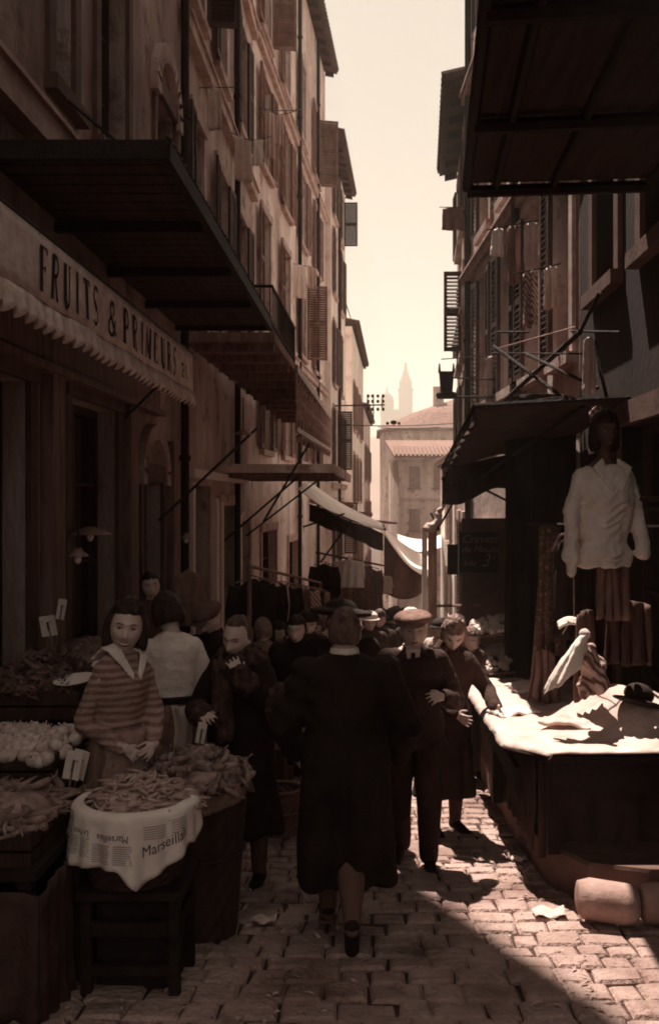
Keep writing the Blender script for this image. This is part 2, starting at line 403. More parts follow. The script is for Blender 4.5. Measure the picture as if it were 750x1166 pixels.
def building(label, A, B, side, zt, wm, ops, depth=7, eave=None, courses=(), fr='wood_dark', shut='shutter', name='building', cat='building', base=None, surround='stone', arch=()):
    A, B, L, t, n, pos = facade_frame(A, B, side)
    zb = min(gz(A.y), gz(B.y))-.3
    rt = thing(name, (A.x, A.y, gz(A.y)), label, cat)
    S = lambda Y: (Y-A.y)/(B.y-A.y)*L
    ops = [(S(o[0]), S(o[1]))+tuple(o[2:]) for o in ops]
    se = sorted({0, L}|{v for o in ops for v in o[:2]}); ze = sorted({zb, zt}|{v for o in ops for v in o[2:4]})
    # long cells are cut so the bump and stains get no stretched quads
    mb = MB()
    for i in range(len(se)-1):
        for j in range(len(ze)-1):
            sm_, zm_ = (se[i]+se[i+1])/2, (ze[j]+ze[j+1])/2
            if any(o[0] < sm_ < o[1] and o[2] < zm_ < o[3] for o in ops): continue
            mb.add([pos(se[i], ze[j]), pos(se[i+1], ze[j]), pos(se[i+1], ze[j+1]), pos(se[i], ze[j+1])], [(0,1,2,3)])
    for o in ops:
        s0, s1, z0, z1 = o[:4]; r = -.28
        mb.add([pos(s0,z0), pos(s0,z1), pos(s0,z1,r), pos(s0,z0,r)], [(0,1,2,3)])
        mb.add([pos(s1,z0), pos(s1,z1), pos(s1,z1,r), pos(s1,z0,r)], [(0,1,2,3)])
        mb.add([pos(s0,z0), pos(s1,z0), pos(s1,z0,r), pos(s0,z0,r)], [(0,1,2,3)])
        mb.add([pos(s0,z1), pos(s1,z1), pos(s1,z1,r), pos(s0,z1,r)], [(0,1,2,3)])
    D = -depth
    mb.add([pos(0,zb), pos(0,zt), pos(0,zt,D), pos(0,zb,D)], [(0,1,2,3)])
    mb.add([pos(L,zb), pos(L,zt), pos(L,zt,D), pos(L,zb,D)], [(0,1,2,3)])
    mb.add([pos(0,zb,D), pos(L,zb,D), pos(L,zt,D), pos(0,zt,D)], [(0,1,2,3)])
    mb.add([pos(0,zt), pos(L,zt), pos(L,zt,D), pos(0,zt,D)], [(0,1,2,3)])
    mb.build('wall', wm, rt)
    rot = Matrix((t, n, Vector((0,0,1)))).transposed()
    def bx(m_, s, z, d, ls, lz, ld, mi=0): m_.box(pos(s, z, d), (ls, ld, lz), rot=rot, mi=mi)
    if courses:
        c = MB()
        for (z, h_, d_) in courses:
            bx(c, L/2, z, d_/2+.002, L-.01, h_, d_); bx(c, L/2, z+h_/2+.02, d_/2+.02, L-.01, .04, d_+.04)
        c.build('cornice', 'stone', rt)
    for o in ops:
        s0, s1, z0, z1 = o[:4]; kind = o[4] if len(o) > 4 else 'win'; sh = o[5] if len(o) > 5 else None
        w_, h_ = s1-s0, z1-z0; sc, zc = (s0+s1)/2, (z0+z1)/2
        f = MB(); d = -.2
        bx(f, s0+.035, zc, d, .07, h_-.005, .07); bx(f, s1-.035, zc, d, .07, h_-.005, .07); bx(f, sc, z1-.035, d, w_-.15, .07, .07); bx(f, sc, z0+.035, d, w_-.15, .07, .07)
        bx(f, sc, zc, d, .06, h_-.15, .06)
        nb = max(1, int(h_/.6))
        for k in range(1, nb): bx(f, sc, z0+h_*k/nb, d+.004, w_-.15, .03, .03)
        wo = f.build('window' if kind == 'win' else 'door', fr, rt)
        p = MB(); p.add([pos(s0,z0,-.235), pos(s1,z0,-.235), pos(s1,z1,-.235), pos(s0,z1,-.235)], [(0,1,2,3)])
        if kind == 'dark': p.build('opening', 'black', wo)
        else: p.build('pane', 'glass', wo)
        if surround:
            q = MB()
            bx(q, s0-.07, zc, .02, .14, h_+.0, .044); bx(q, s1+.07, zc, .02, .14, h_, .044); bx(q, sc, z1+.09, .03, w_+.3, .18, .064)
            if kind == 'win': bx(q, sc, z0-.06, .05, w_+.34, .12, .12)
            q.build('surround', surround, wo)
        if sh:   # (angleA, angleB) opened from the wall plane, degrees: 0 = flat on the wall, 90 = straight out
            me = shutter_mesh(w_/2, h_-.02, shut)
            ang = math.atan2(t.y, t.x)
            for k, a_ in enumerate(sh[:2]):
                if a_ is None: continue
                hs = s0 if k == 0 else s1
                so_ = bpy.data.objects.new('shutter', me); COL.objects.link(so_); so_.parent = rt
                so_.location = pos(hs, z0+.01, .075)-Vector(rt.location)
                a = math.radians(a_); dirv = (-t if k == 0 else t)*math.cos(a)+n*math.sin(a)
                so_.rotation_euler = (0, 0, math.atan2(dirv.y, dirv.x))
    if eave:
        s0, s1, z, ov, tm = eave[0], eave[1], eave[2], eave[3], eave[4] if len(eave) > 4 else 'tile_dark'
        s0, s1 = S(s0), S(s1); e = MB()
        k = .22
        e.hexa([pos(s0,z,ov), pos(s1,z,ov), pos(s1,z+ov*k+.9*k,-.9), pos(s0,z+ov*k+.9*k,-.9), pos(s0,z+.09,ov), pos(s1,z+.09,ov), pos(s1,z+.09+ov*k+.9*k,-.9), pos(s0,z+.09+ov*k+.9*k,-.9)])
        nt_ = int((s1-s0)/.24)
        for i in range(nt_):
            s = s0+(i+.5)*(s1-s0)/nt_
            e.tube([pos(s, z+.11, ov+.05), pos(s, z+.11+ov*k+.8*k, -.8)], .085, 7)
        eo = e.build('roof', tm, rt)
        nr = max(2, int((s1-s0)/.8))
        for i in range(nr+1):
            s = s0+.08+(s1-s0-.16)*i/nr
            r = MB(); r.hexa([pos(s-.04,z-.13,ov-.12), pos(s+.04,z-.13,ov-.12), pos(s+.04,z-.16+ov*k,0), pos(s-.04,z-.16+ov*k,0), pos(s-.04,z-.003,ov-.12), pos(s+.04,z-.003,ov-.12), pos(s+.04,z-.003+ov*k,0), pos(s-.04,z-.003+ov*k,0)])
            r.build('rafter', 'wood_dark', eo)
    return rt, pos, S, L
def downpipe(A, x, y, z0, z1, parent, m_='iron'):
    p = MB(); p.tube([(x, y, z0), (x, y, z1)], .055, 8)
    z = z0+1
    while z < z1: p.tube([(x, y, z), (x, y, z+.07)], .075, 8); z += 2.2
    p.build('downpipe', m_, parent)

def rows(ycols, zs, kind='win', sh=None):
    out = []
    for i, (a, b) in enumerate(ycols):
        for j, (c, d) in enumerate(zs):
            s_ = sh[(i*len(zs)+j) % len(sh)] if sh else None
            out.append((a, b, c, d, kind, s_))
    return out
# ---- left row
L1, pos1, S1, _ = building('tall dark building with the arched window over the fruit shop', (-2.5, 1.0), (-2.5, 12.5), 'L', 22, 'wall_dark',
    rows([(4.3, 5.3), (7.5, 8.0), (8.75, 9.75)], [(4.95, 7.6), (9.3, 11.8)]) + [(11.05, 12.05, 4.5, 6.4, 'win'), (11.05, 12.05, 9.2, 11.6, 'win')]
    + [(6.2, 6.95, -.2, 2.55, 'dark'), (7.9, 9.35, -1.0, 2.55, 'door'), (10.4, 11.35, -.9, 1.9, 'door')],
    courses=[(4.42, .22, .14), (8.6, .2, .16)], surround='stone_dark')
downpipe(None, -2.42, 12.42, -1, 21, L1)
mb = MB()   # pilasters and fascia of the fruit shop, round arch beside the door
for y_ in (5.9, 7.4, 9.75, 11.8): mb.box((-2.45, y_, gz(y_)+1.7), (.1, .3, 4.0))
mb.box((-2.46, 8.3, 3.0), (.08, 5.4, .55)); mb.box((-2.43, 8.3, 3.31), (.16, 5.5, .06)); mb.box((-2.43, 8.3, 2.68), (.13, 5.5, .06))
mb.build('shop_front', 'wood_mid', L1)
mb = MB()
for k in range(13):
    a = PI*k/12; mb.box((-2.46, 10.875+.6*math.cos(a), 1.95+.5*math.sin(a)), (.09, .17, .17), rot=Matrix.Rotation(a, 3, 'X'))
mb.build('arch', 'stone', L1)
mb = MB()
for k in range(13):
    a = PI*k/12; mb.box((-2.46, 11.55+.62*math.cos(a), 6.42+.55*math.sin(a)), (.1, .2, .2), rot=Matrix.Rotation(a, 3, 'X'))
mb.build('arch', 'stone', L1)
L2, pos2, S2, _ = building('worn plaster building behind the downpipe with diagonal string courses over the second canopy', (-2.5, 12.52), (-2.5, 20.0), 'L', 15.2, 'wall_mid',
    rows([(13.2, 14.1), (15.3, 16.3), (17.8, 18.8)], [(4.4, 7.0), (8.6, 10.6), (11.8, 13.6)], sh=[(3, None), (0, 80), (None, 4), (4, 3)])
    + [(13.1, 14.6, -1.4, 1.9, 'door'), (15.6, 17.2, -1.6, 1.6, 'door'), (18.0, 19.4, -1.9, 1.3, 'door')],
    courses=[(7.95, .18, .12), (4.2, .18, .12), (11.3, .18, .12)])
downpipe(None, -2.4, 17.1, -1, 15, L2)
for y_ in (12.9, 14.85, 15.35, 17.5):
    mb = MB(); mb.box((-2.44, y_, gz(y_)+1.7), (.11, .2, 3.3)); mb.build('door_jamb', 'white', L2)
mb = MB(); mb.box((-2.42, 15.4, 2.05), (.15, 5.4, .12)); mb.build('shop_lintel', 'white', L2)
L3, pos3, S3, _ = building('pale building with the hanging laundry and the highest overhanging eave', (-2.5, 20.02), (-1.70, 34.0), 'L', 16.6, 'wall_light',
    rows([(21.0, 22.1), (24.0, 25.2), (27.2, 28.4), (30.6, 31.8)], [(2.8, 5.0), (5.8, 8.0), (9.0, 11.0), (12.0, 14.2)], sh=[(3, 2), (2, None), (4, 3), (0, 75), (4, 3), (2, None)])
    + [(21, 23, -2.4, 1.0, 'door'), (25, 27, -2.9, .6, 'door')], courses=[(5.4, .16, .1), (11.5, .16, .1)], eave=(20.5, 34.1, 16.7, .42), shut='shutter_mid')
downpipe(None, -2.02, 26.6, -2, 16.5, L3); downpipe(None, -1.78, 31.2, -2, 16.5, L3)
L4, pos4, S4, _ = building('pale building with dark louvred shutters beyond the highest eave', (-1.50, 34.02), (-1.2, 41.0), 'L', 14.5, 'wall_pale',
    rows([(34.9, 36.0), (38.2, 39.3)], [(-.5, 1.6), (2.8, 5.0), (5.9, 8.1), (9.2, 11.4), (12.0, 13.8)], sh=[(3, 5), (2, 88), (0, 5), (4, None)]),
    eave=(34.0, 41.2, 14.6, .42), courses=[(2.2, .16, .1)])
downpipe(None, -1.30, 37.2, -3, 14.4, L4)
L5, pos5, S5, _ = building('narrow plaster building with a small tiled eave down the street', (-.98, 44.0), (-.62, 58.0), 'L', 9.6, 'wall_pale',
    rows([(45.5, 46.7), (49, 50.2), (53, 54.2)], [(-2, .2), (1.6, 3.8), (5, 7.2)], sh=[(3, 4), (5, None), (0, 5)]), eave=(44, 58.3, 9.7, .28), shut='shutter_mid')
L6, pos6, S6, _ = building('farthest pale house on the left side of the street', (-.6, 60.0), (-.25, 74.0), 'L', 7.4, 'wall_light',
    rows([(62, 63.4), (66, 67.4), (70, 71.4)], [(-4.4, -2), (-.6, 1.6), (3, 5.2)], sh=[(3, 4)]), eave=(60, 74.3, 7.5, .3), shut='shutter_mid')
# ---- right row
R1, rp1, RS1, _ = building('near-black building behind the hanging clothes on the right', (2.05, 1.0), (2.05, 9.6), 'R', 12.0, 'wall_black',
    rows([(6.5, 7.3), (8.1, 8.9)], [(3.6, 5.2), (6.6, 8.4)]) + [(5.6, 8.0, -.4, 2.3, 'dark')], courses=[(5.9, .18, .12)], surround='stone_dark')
R2, rp2, RS2, _ = building('narrow windowed building with tall shutters over the black awning', (2.05, 9.62), (1.64, 17.0), 'R', 13.5, 'wall_mid',
    rows([(9.9, 10.55), (11.25, 12.0), (12.8, 13.6), (14.6, 15.4)], [(3.2, 5.2), (5.9, 8.2), (9.2, 11.2)], sh=[(None, 4), (2, 3), (0, 3), (None, 3), (3, 4)])
    + [(11.0, 12.5, -1.3, 1.5, 'dark'), (14, 15.6, -1.6, 1.2, 'door')], courses=[(5.5, .14, .1), (8.7, .14, .1)])
downpipe(None, 1.82, 12.4, -1, 13, R2); downpipe(None, 1.62, 16.6, -1, 13, R2)
R3, rp3, RS3, _ = building('end building with the boxed tiled eave standing against the sky on the right', (1.66, 17.02), (1.9, 22.0), 'R', 9.05, 'wall_mid',
    rows([(17.95, 18.6), (19.8, 20.7)], [(-1.2, 1.3), (2.4, 3.9), (4.45, 5.95), (6.9, 8.3)], sh=[(3, 4), (None, 3), (90, None), (3, None), (2, None), (3, 3), (2, None), (None, 4)]), eave=(17.0, 22.1, 9.1, .40), courses=[(5.0, .14, .1)])
# ---- far end: round-cornered building, lower tiled house, church on its hill
fb = thing('building', (4.5, 88, gz(88)), 'big hazy building with a rounded corner and sloping roof closing the street', 'building')
mb = MB(); ring = []
x0, x1, yf, yb = .65, 13, 88, 100
pts = [(x0, yb), (x0, yf+3.2), (x0+.45, yf+1.5), (x0+1.5, yf+.45), (x0+3.2, yf), (x1, yf), (x1, yb)]
mb.rings([[(p[0], p[1], z) for p in pts] for z in (-8, 8.0)], True); mb.build('wall', 'wall_mid', fb)
mb = MB(); ov = [(x0-.35, yb), (x0-.35, yf+3.1), (x0+.2, yf+1.2), (x0+1.3, yf+.1), (x0+3.1, yf-.35), (x1, yf-.35), (x1, yb)]
top = [(x0+6.6, yb), (x0+6.6, yf+6.0), (x0+6.7, yf+5.4), (x0+7.0, yf+5.0), (x0+7.5, yf+4.8), (x1, yf+4.8), (x1, yb)]
mid = [((a[0]*.55+b[0]*.45), (a[1]*.55+b[1]*.45)) for a, b in zip(ov, top)]
mb.rings([[(p[0], p[1], 8.003) for p in ov], [(p[0], p[1], 8.25) for p in ov], [(p[0], p[1], 9.9) for p in mid], [(p[0], p[1], 11.3) for p in top]], True)
mb.build('roof', 'tile', fb)
for (xa, za) in [(5.2, 5.2), (7.2, 5.2), (9.2, 5.2), (5.2, 1.8), (7.2, 1.8), (9.2, 1.8)]:
    f = MB(); f.box((xa, yf-.03, za), (1.0, .1, 1.9)); f.box((xa, yf-.09, za-1.03), (1.3, .16, .14)); fo = f.build('window', 'shutter_mid', fb)
mb = MB(); mb.box((6.2, 92.5, 11.6), (1.0, .8, 1.8)); mb.build('chimney', 'wall_mid', fb)
fh = thing('building', (1.6, 68, gz(68)), 'lower hazy house with a light tiled roof edge below the rounded building', 'building')
mb = MB(); zt = 4.6; mb.hexa([(1.75, 68, -8), (9.5, 68, -8), (9.5, 76, -8), (1.2, 76, -8), (1.75, 68, zt), (9.5, 68, zt), (9.5, 76, zt), (1.2, 76, zt)])
mb.build('wall', 'wall_mid', fh)
mb = MB(); mb.hexa([(1.45, 67.4, zt+.003), (9.8, 67.4, zt+.003), (9.8, 76.4, zt+1.6), (.9, 76.4, zt+1.6), (1.45, 67.4, zt+.16), (9.8, 67.4, zt+.16), (9.8, 76.4, zt+1.8), (.9, 76.4, zt+1.8)])
for k in range(28): mb.tube([(1.6+k*.29, 67.3, zt+.2), (1.6+k*.29, 72, zt+1.05)], .1, 6)
mb.build('roof', 'tile', fh)
for (xa, za) in [(2.9, 3.3), (4.6, 3.3), (2.9, .3), (4.6, .3), (6.6, 3.3), (2.9, -2.8), (5.0, -2.8)]:
    f = MB(); f.box((xa, 67.97, za), (.75, .1, 1.5)); f.box((xa, 67.92, za-.82), (1.0, .14, .1)); f.build('window', 'shutter_mid', fh)
mb = MB(); mb.box((3.9, 67.93, -1.3), (4.2, .16, .2)); mb.box((3.9, 67.93, 1.75), (4.2, .12, .12)); mb.build('cornice', 'stone', fh)
# side-street house seen in the light gap and a far wall of the place
rt, *_ = building('pale house at the right corner where the street opens', (3.4, 30.0), (3.6, 52.0), 'R', 3.4, 'wall_pale',
    rows([(33, 34.4), (38, 39.4), (44, 45.4)], [(-3.6, -1.4), (-.2, 1.9)], sh=[(3, 4)]), eave=(30, 52, 3.5, .3, 'tile'), shut='shutter_mid')
ch = thing('church', (15, 640, 40), 'tall hazy church with bell tower and dome on the far hill', 'church')
mb = MB(); zc = 40
mb.box((14.5, 648, 50), (19, 26, 22)); mb.box((9.0, 646, 62), (9, 9, 9)); mb.build('nave', 'stone_dark', ch)
mb = MB(); mb.ell((9.0, 646, 67), (4.6, 4.6, 6.4), 20, 12); mb.tube([(9.0, 646, 73), (9.0, 646, 77)], .5, 6); mb.build('dome', 'stone_dark', ch, smooth=True)
mb = MB(); mb.box((21.2, 640, 56), (9, 9, 36)); mb.box((21.2, 640, 74.4), (10, 10, 1.2)); mb.box((21.2, 640, 77.5), (8, 8, 5))
mb.loft([(80, 4.0, 4.0, 21.2, 640), (84, 2.4, 2.4, 21.2, 640), (87, 1.5, 1.5, 21.2, 640)], 8)
mb.build('tower', 'stone_dark', ch)
mb = MB(); mb.cap((21.2, 640, 87), 1.2, (21.2, 640, 90.5), .9); mb.cap((21.2, 640, 91.5), .9, (21.2, 640, 92), .8); mb.build('statue', 'stone_dark', ch)

# ---- canopies of the left side
def slab(mb, x0, x1, y0, y1, z, th, dz=0):
    mb.hexa([(x0,y0,z-dz), (x1,y0,z), (x1,y1,z), (x0,y1,z-dz), (x0,y0,z+th-dz), (x1,y0,z+th), (x1,y1,z+th), (x0,y1,z+th-dz)])
c1 = thing('canopy', (-2.5, 6.1, 3.86), 'big black flat canopy jutting out above the fruit sign', 'canopy')
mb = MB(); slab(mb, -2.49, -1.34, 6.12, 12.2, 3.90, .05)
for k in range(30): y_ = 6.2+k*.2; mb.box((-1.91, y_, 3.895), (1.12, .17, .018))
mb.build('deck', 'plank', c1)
mb = MB(); mb.box((-1.31, 9.15, 3.90), (.06, 6.1, .12)); mb.box((-1.9, 6.09, 3.90), (1.22, .06, .12)); mb.box((-1.9, 12.22, 3.9), (1.22, .06, .12))
for y_ in (7.6, 9.1, 10.6): mb.box((-1.92, y_, 3.84), (1.15, .06, .08))
mb.build('frame', 'iron', c1)
mb = MB()
for k in range(46):
    y_ = 6.15+k*.133; mb.ell((-1.30, y_, 3.985), (.022, .05, .035), 7, 5)
mb.build('gutter_cresting', 'iron', c1)
for y_ in (7.6, 10.6):
    mb = MB(); mb.tube([(-2.47, y_, 4.9), (-1.36, y_, 3.96)], .014, 6); mb.build('tie_rod', 'iron', c1)
c2 = thing('balcony', (-2.5, 12.7, 3.7), 'deep plank-bottomed balcony canopy with ornate hanging frieze', 'balcony')
mb = MB(); mb.hexa([(-2.49,12.7,3.78), (-1.3,12.7,3.78), (-1.05,23,3.60), (-2.2,23,3.60), (-2.49,12.7,3.9), (-1.3,12.7,3.9), (-1.05,23,3.72), (-2.2,23,3.72)])
mb.build('floor', 'plank_light', c2)
for k in range(12):
    mb = MB(); y_ = 12.9+k*.88; mb.box((-1.85+.02*k, y_, 3.72-.015*k), (1.05, .09, .11)); mb.build('joist', 'wood_mid', c2)
mb = MB()
def e2(y_, dx=0, z=0): a = (y_-12.7)/10.3; return (-1.3+.25*a+dx, y_, 3.9-.18*a+z)
mb.tube([e2(12.75,-.04,.62), e2(15.6,-.04,.62)], .022, 6); mb.tube([e2(12.75,-.04,.12), e2(15.6,-.04,.12)], .018, 6)
mb.tube([(-2.4,12.75,4.52), e2(12.75,-.04,.62)], .022, 6)
for k in range(19): y_ = 12.8+k*.155; mb.tube([e2(y_,-.04,0), e2(y_,-.04,.62)], .009, 5)
for k in range(9): mb.tube([(-2.4+k*.13,12.75,3.9), (-2.4+k*.13,12.75,4.52)], .009, 5)
mb.build('railing', 'iron', c2)
# the frieze: a pierced metal valance with a frame, scrolls and diamonds
mb = MB(); N_ = 16
def fz(y_, h, d=0): a = (y_-15.3)/7.7; return Vector((-1.235+.19*a+d, y_, 3.84-.14*a-h*(1.45-.3*a)))
for (h0, h1) in ((0, .09), (.68, .74)):
    mb.hexa([fz(15.3,h1), fz(15.3,h1,.04), fz(23,h1,.04), fz(23,h1), fz(15.3,h0), fz(15.3,h0,.04), fz(23,h0,.04), fz(23,h0)])
for k in range(N_+1):
    y_ = 15.3+7.7*k/N_; mb.tube([fz(y_,.05,.02), fz(y_,.72,.02)], .022, 5)
    if k < N_:
        yc = y_+7.7/N_/2
        for q in range(10):
            a0, a1 = 2*PI*q/10, 2*PI*(q+1)/10
            mb.tube([fz(yc+.15*math.cos(a0), .38+.2*math.sin(a0), .02), fz(yc+.15*math.cos(a1), .38+.2*math.sin(a1), .02)], .016, 4)
        mb.tube([fz(y_,.1,.02), fz(y_+7.7/N_,.68,.02)], .011, 4); mb.tube([fz(y_,.68,.02), fz(y_+7.7/N_,.1,.02)], .011, 4)
        mb.ell(fz(yc,.38,.02), (.025,.06,.06), 6, 5)
        mb.cap(fz(yc,.78,.02), .035, fz(yc,.84,.02), .02, 6)
mb.build('frieze', 'iron_pale', c2)
c3 = thing('canopy', (-2.4, 14.6, 2.3), 'low flat plank canopy under the frieze with a pale front edge', 'canopy')
mb = MB(); mb.hexa([(-2.48,15.5,2.16), (-.62,15.5,2.12), (-.50,19.0,2.06), (-2.48,19.0,2.1), (-2.48,15.5,2.22), (-.62,15.5,2.18), (-.50,19.0,2.12), (-2.48,19.0,2.16)])
for k in range(7): mb.box((-1.5, 15.75+k*.5, 2.09), (1.75, .07, .07))
mb.build('deck', 'plank_light', c3)
mb = MB(); mb.box((-1.55, 15.46, 2.20), (1.9, .05, .14)); mb.hexa([(-.62,15.5,2.1), (-.56,15.5,2.1), (-.44,19.0,2.04), (-.50,19.0,2.04), (-.62,15.5,2.24), (-.56,15.5,2.24), (-.44,19.0,2.18), (-.50,19.0,2.18)])
mb.build('edge_board', 'wall_light', c3)
for (a, b) in (((-2.45, 15.6, 1.0), (-1.2, 15.6, 2.08)), ((-2.45, 18.6, 1.0), (-1.1, 18.6, 2.05))):
    mb = MB(); mb.tube([a, b], .02, 6); mb.build('strut', 'iron', c3)
# ---- big canopy of the right side, seen from below
q = thing('canopy', (2.0, 7.0, 4.6), 'large metal canopy overhead at the top right with crossing ribs', 'canopy')
A_, B_, C_, D_ = P(531,209,7), P(668,201,7), P(760,-30,4.0), P(553,22,4.0)
D_ = A_+(P(549,36,4.6)-A_)*1.35; C_ = Vector((2.0, D_.y, D_.z+.1)); B_ = Vector((2.0, 7.0, A_.z+.04))
mb = MB(); up = Vector((0,0,.03))
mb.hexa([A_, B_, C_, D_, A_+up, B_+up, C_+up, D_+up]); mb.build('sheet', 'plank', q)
mb = MB()
def bl(s, t_, d=-.035): return (A_*(1-s)+B_*s)*(1-t_)+(D_*(1-s)+C_*s)*t_+Vector((0,0,d))
for s in (0.0, .16, .47, .99): mb.tube([bl(s,0), bl(s,1)], .028 if s else .035, 6)
for t_ in (0.0, .40, .83): mb.tube([bl(-.0,t_,-.06), bl(1,t_,-.06)], .045, 6)
mb.build('rib', 'iron', q)
mb = MB(); mb.tube([bl(.3,.1,.02), (2.0, 6.8, 5.9)], .02, 6); mb.tube([bl(.3,.8,.02), (2.0, 5.0, 5.8)], .02, 6); mb.build('tie_rod', 'iron', q)
# ================================================================ people
def smooth01(a, b, x):
    t = max(0, min(1, (x-a)/(b-a))); return t*t*(3-2*t)
def g2(x, s): return math.exp(-(x/s)**2)
def rotm(yaw=0, pitch=0, roll=0):
    """yaw about z (left +), pitch + looks down, roll"""
    return Matrix.Rotation(math.radians(yaw), 3, 'Z') @ Matrix.Rotation(math.radians(-pitch), 3, 'X') @ Matrix.Rotation(math.radians(roll), 3, 'Y')
def head_fn(smile=0):
    def fn(d, p):
        x, y, z = d
        px, py, pz = p
        if z < 0: px *= 1-.30*(-z)**1.6; py *= 1-.10*(-z)**2
        if y < 0: py *= 1.04; 
        if y < 0 and z < -.25: py *= 1-.35*smooth01(-.25, -.95, z)
        if y > 0:
            fr = smooth01(.25, .7, y)
            # pz in metres: eyes ~0, nose -.045, mouth -.068, chin -.11
            nose = .029*g2(px, .013)*smooth01(.012, -.038, pz)*(1-smooth01(-.040, -.056, pz))+.008*g2(px, .020)*g2(pz+.043, .010)
            sock = -.015*(g2(abs(px)-.032, .018)*g2(pz-.002, .013))
            brow = .008*g2(pz-.022, .009)*g2(px, .05)
            cheek = (.004+.004*smile)*g2(abs(px)-.036, .02)*g2(pz+.038, .02)
            lips = .008*g2(pz+.070, .010)*g2(px, .024)
            fold = -.003*g2(pz+.058, .004)*g2(px, .02)-.003*g2(pz+.086, .006)*g2(px, .03)
            chin = .011*g2(pz+.106, .014)*g2(px, .022)
            px *= 1-.05*g2(pz+.055,.03)*fr; py += fr*(nose+sock+brow+cheek+lips+fold+chin)
        return Vector((px, py, pz))
    return fn
HR = (.076, .096, .118)
def surf(d, smile=0, off=0):
    d = Vector(d).normalized(); p = Vector((d.x*HR[0], d.y*HR[1], d.z*HR[2]))
    p = head_fn(smile)(d, p); return p*(1+off)
def face_at(px, pz, smile=0, off=.002):
    """point on the face surface over (px, pz)"""
    best = None
    z = max(-.98, min(.98, pz/HR[2])); 
    x = px/HR[0]
    for _ in range(6):
        y2 = max(.02, 1-x*x-z*z); d = Vector((x, math.sqrt(y2), z))
        q = surf(d, smile); x += (px-q.x)/HR[0]; z = max(-.98, min(.98, z+(pz-q.z)/HR[2])); x = max(-.9, min(.9, x))
    return Vector((q.x, q.y+off, q.z))
def add_face(o, c, rot, smile=0, sc=1.0, squint=0):
    """eyes, brows, lips appended to the body's mesh"""
    mb = MB()
    def T(p): return Vector(c)+rot@(Vector(p)*sc)
    def strip(pts, rad, mi, flat=1):
        mb.tube([T(p) for p in pts], [r*sc for r in rad], 6, mi)
    for s in (-1, 1):
        e = face_at(s*.031, .000, smile, -.004)
        mb.ell(T(e), (.0135*sc, .007*sc, .0065*sc*(1-squint*.4)), 12, 8, 1, rot=rot)
        mb.ell(T(e+Vector((0, .0045, 0))), (.0062*sc, .004*sc, .0062*sc*(1-squint*.4)), 10, 6, 0, rot=rot)
        strip([face_at(s*(.031+dx), .0075-abs(dx)*.22, smile, .001) for dx in (-.015, -.007, 0, .007, .015)], [.001,.0022,.0026,.0024,.001], 0)
        strip([face_at(s*(.033+dx), .024-abs(dx-.002)*.22+.002, smile, .001) for dx in (-.02, -.01, 0, .01, .02)], [.001,.0024,.0028,.0024,.001], 2)
        n_ = face_at(s*.008, -.054, smile, -.001); mb.ell(T(n_), .0028*sc, 8, 6, 0)
    wq = .021+.008*smile; pts = [face_at(dx*wq, -.071+smile*.009*dx*dx, smile, .001) for dx in (-1, -.5, 0, .5, 1)]
    if smile:
        strip([p+Vector((0, .0005, -.001)) for p in pts], [.002,.0046,.0052,.0046,.002], 0)
        strip([p+Vector((0, .0035, .0002)) for p in pts], [.0008,.0036,.0042,.0036,.0008], 3)
        strip([p+Vector((0, .001, .0062)) for p in pts], [.0015,.003,.0032,.003,.0015], 4); strip([p+Vector((0, .001, -.0082)) for p in pts], [.0015,.0032,.004,.0032,.0015], 4)
    else:
        strip([p+Vector((0, 0, .003)) for p in pts], [.0012,.003,.0034,.003,.0012], 4); strip([p+Vector((0, 0, -.004)) for p in pts], [.0012,.0034,.004,.0034,.0012], 4)
        strip(pts, [.0008,.0013,.0013,.0013,.0008], 0)
    append_geo(o, mb, ['eye', 'eye_white', 'hair', 'teeth', 'skin_lip'])
def hand(mb, wrist, dirn, palmn, sc=1.0, curl=.5, side=1, thumb=.6):
    """palm and five fingers; dirn = pointing direction, palmn = palm normal"""
    w = Vector(wrist); d = Vector(dirn).normalized(); n = Vector(palmn); n = (n-d*n.dot(d)).normalized(); s = d.cross(n)*side
    k = sc*1.0
    mb.cap(w-d*.03, .024*k, w+d*.02, .026*k)
    k *= .87
    for q in (-.032, -.011, .011, .031): mb.cap(w+d*.02+s*q*.6*k, .015*k, w+d*.078*k+s*q*k, .0115*k, 8)
    ln = (.066, .076, .070, .054)
    for i, q in enumerate((.034, .0115, -.0115, -.034)):
        p = w+d*.080*k+s*q*k; dd = d.copy(); L = ln[i]*k
        for j, (fr, r) in enumerate(((.45, .0092), (.32, .0085), (.23, .0075))):
            c_ = curl*(.5+.55*j)
            dd = (d*math.cos(c_)+n*math.sin(c_)).normalized() if j == 0 else (dd*math.cos(curl*.8)+n*math.sin(curl*.8)).normalized()
            p2 = p+dd*L*fr+s*q*.10; mb.cap(p, r*k, p2, (r-.0008)*k, 8); p = p2
    p = w+d*.018*k+s*.026*k; t1 = (d*.7+s*.75+n*.25).normalized(); p2 = p+t1*.04*k; mb.cap(p, .0125*k, p2, .0105*k, 8)
    t2 = (d*.9+s*.35+n*(.2+thumb*.5)).normalized(); p3 = p2+t2*.034*k; mb.cap(p2, .0105*k, p3, .0085*k, 8)
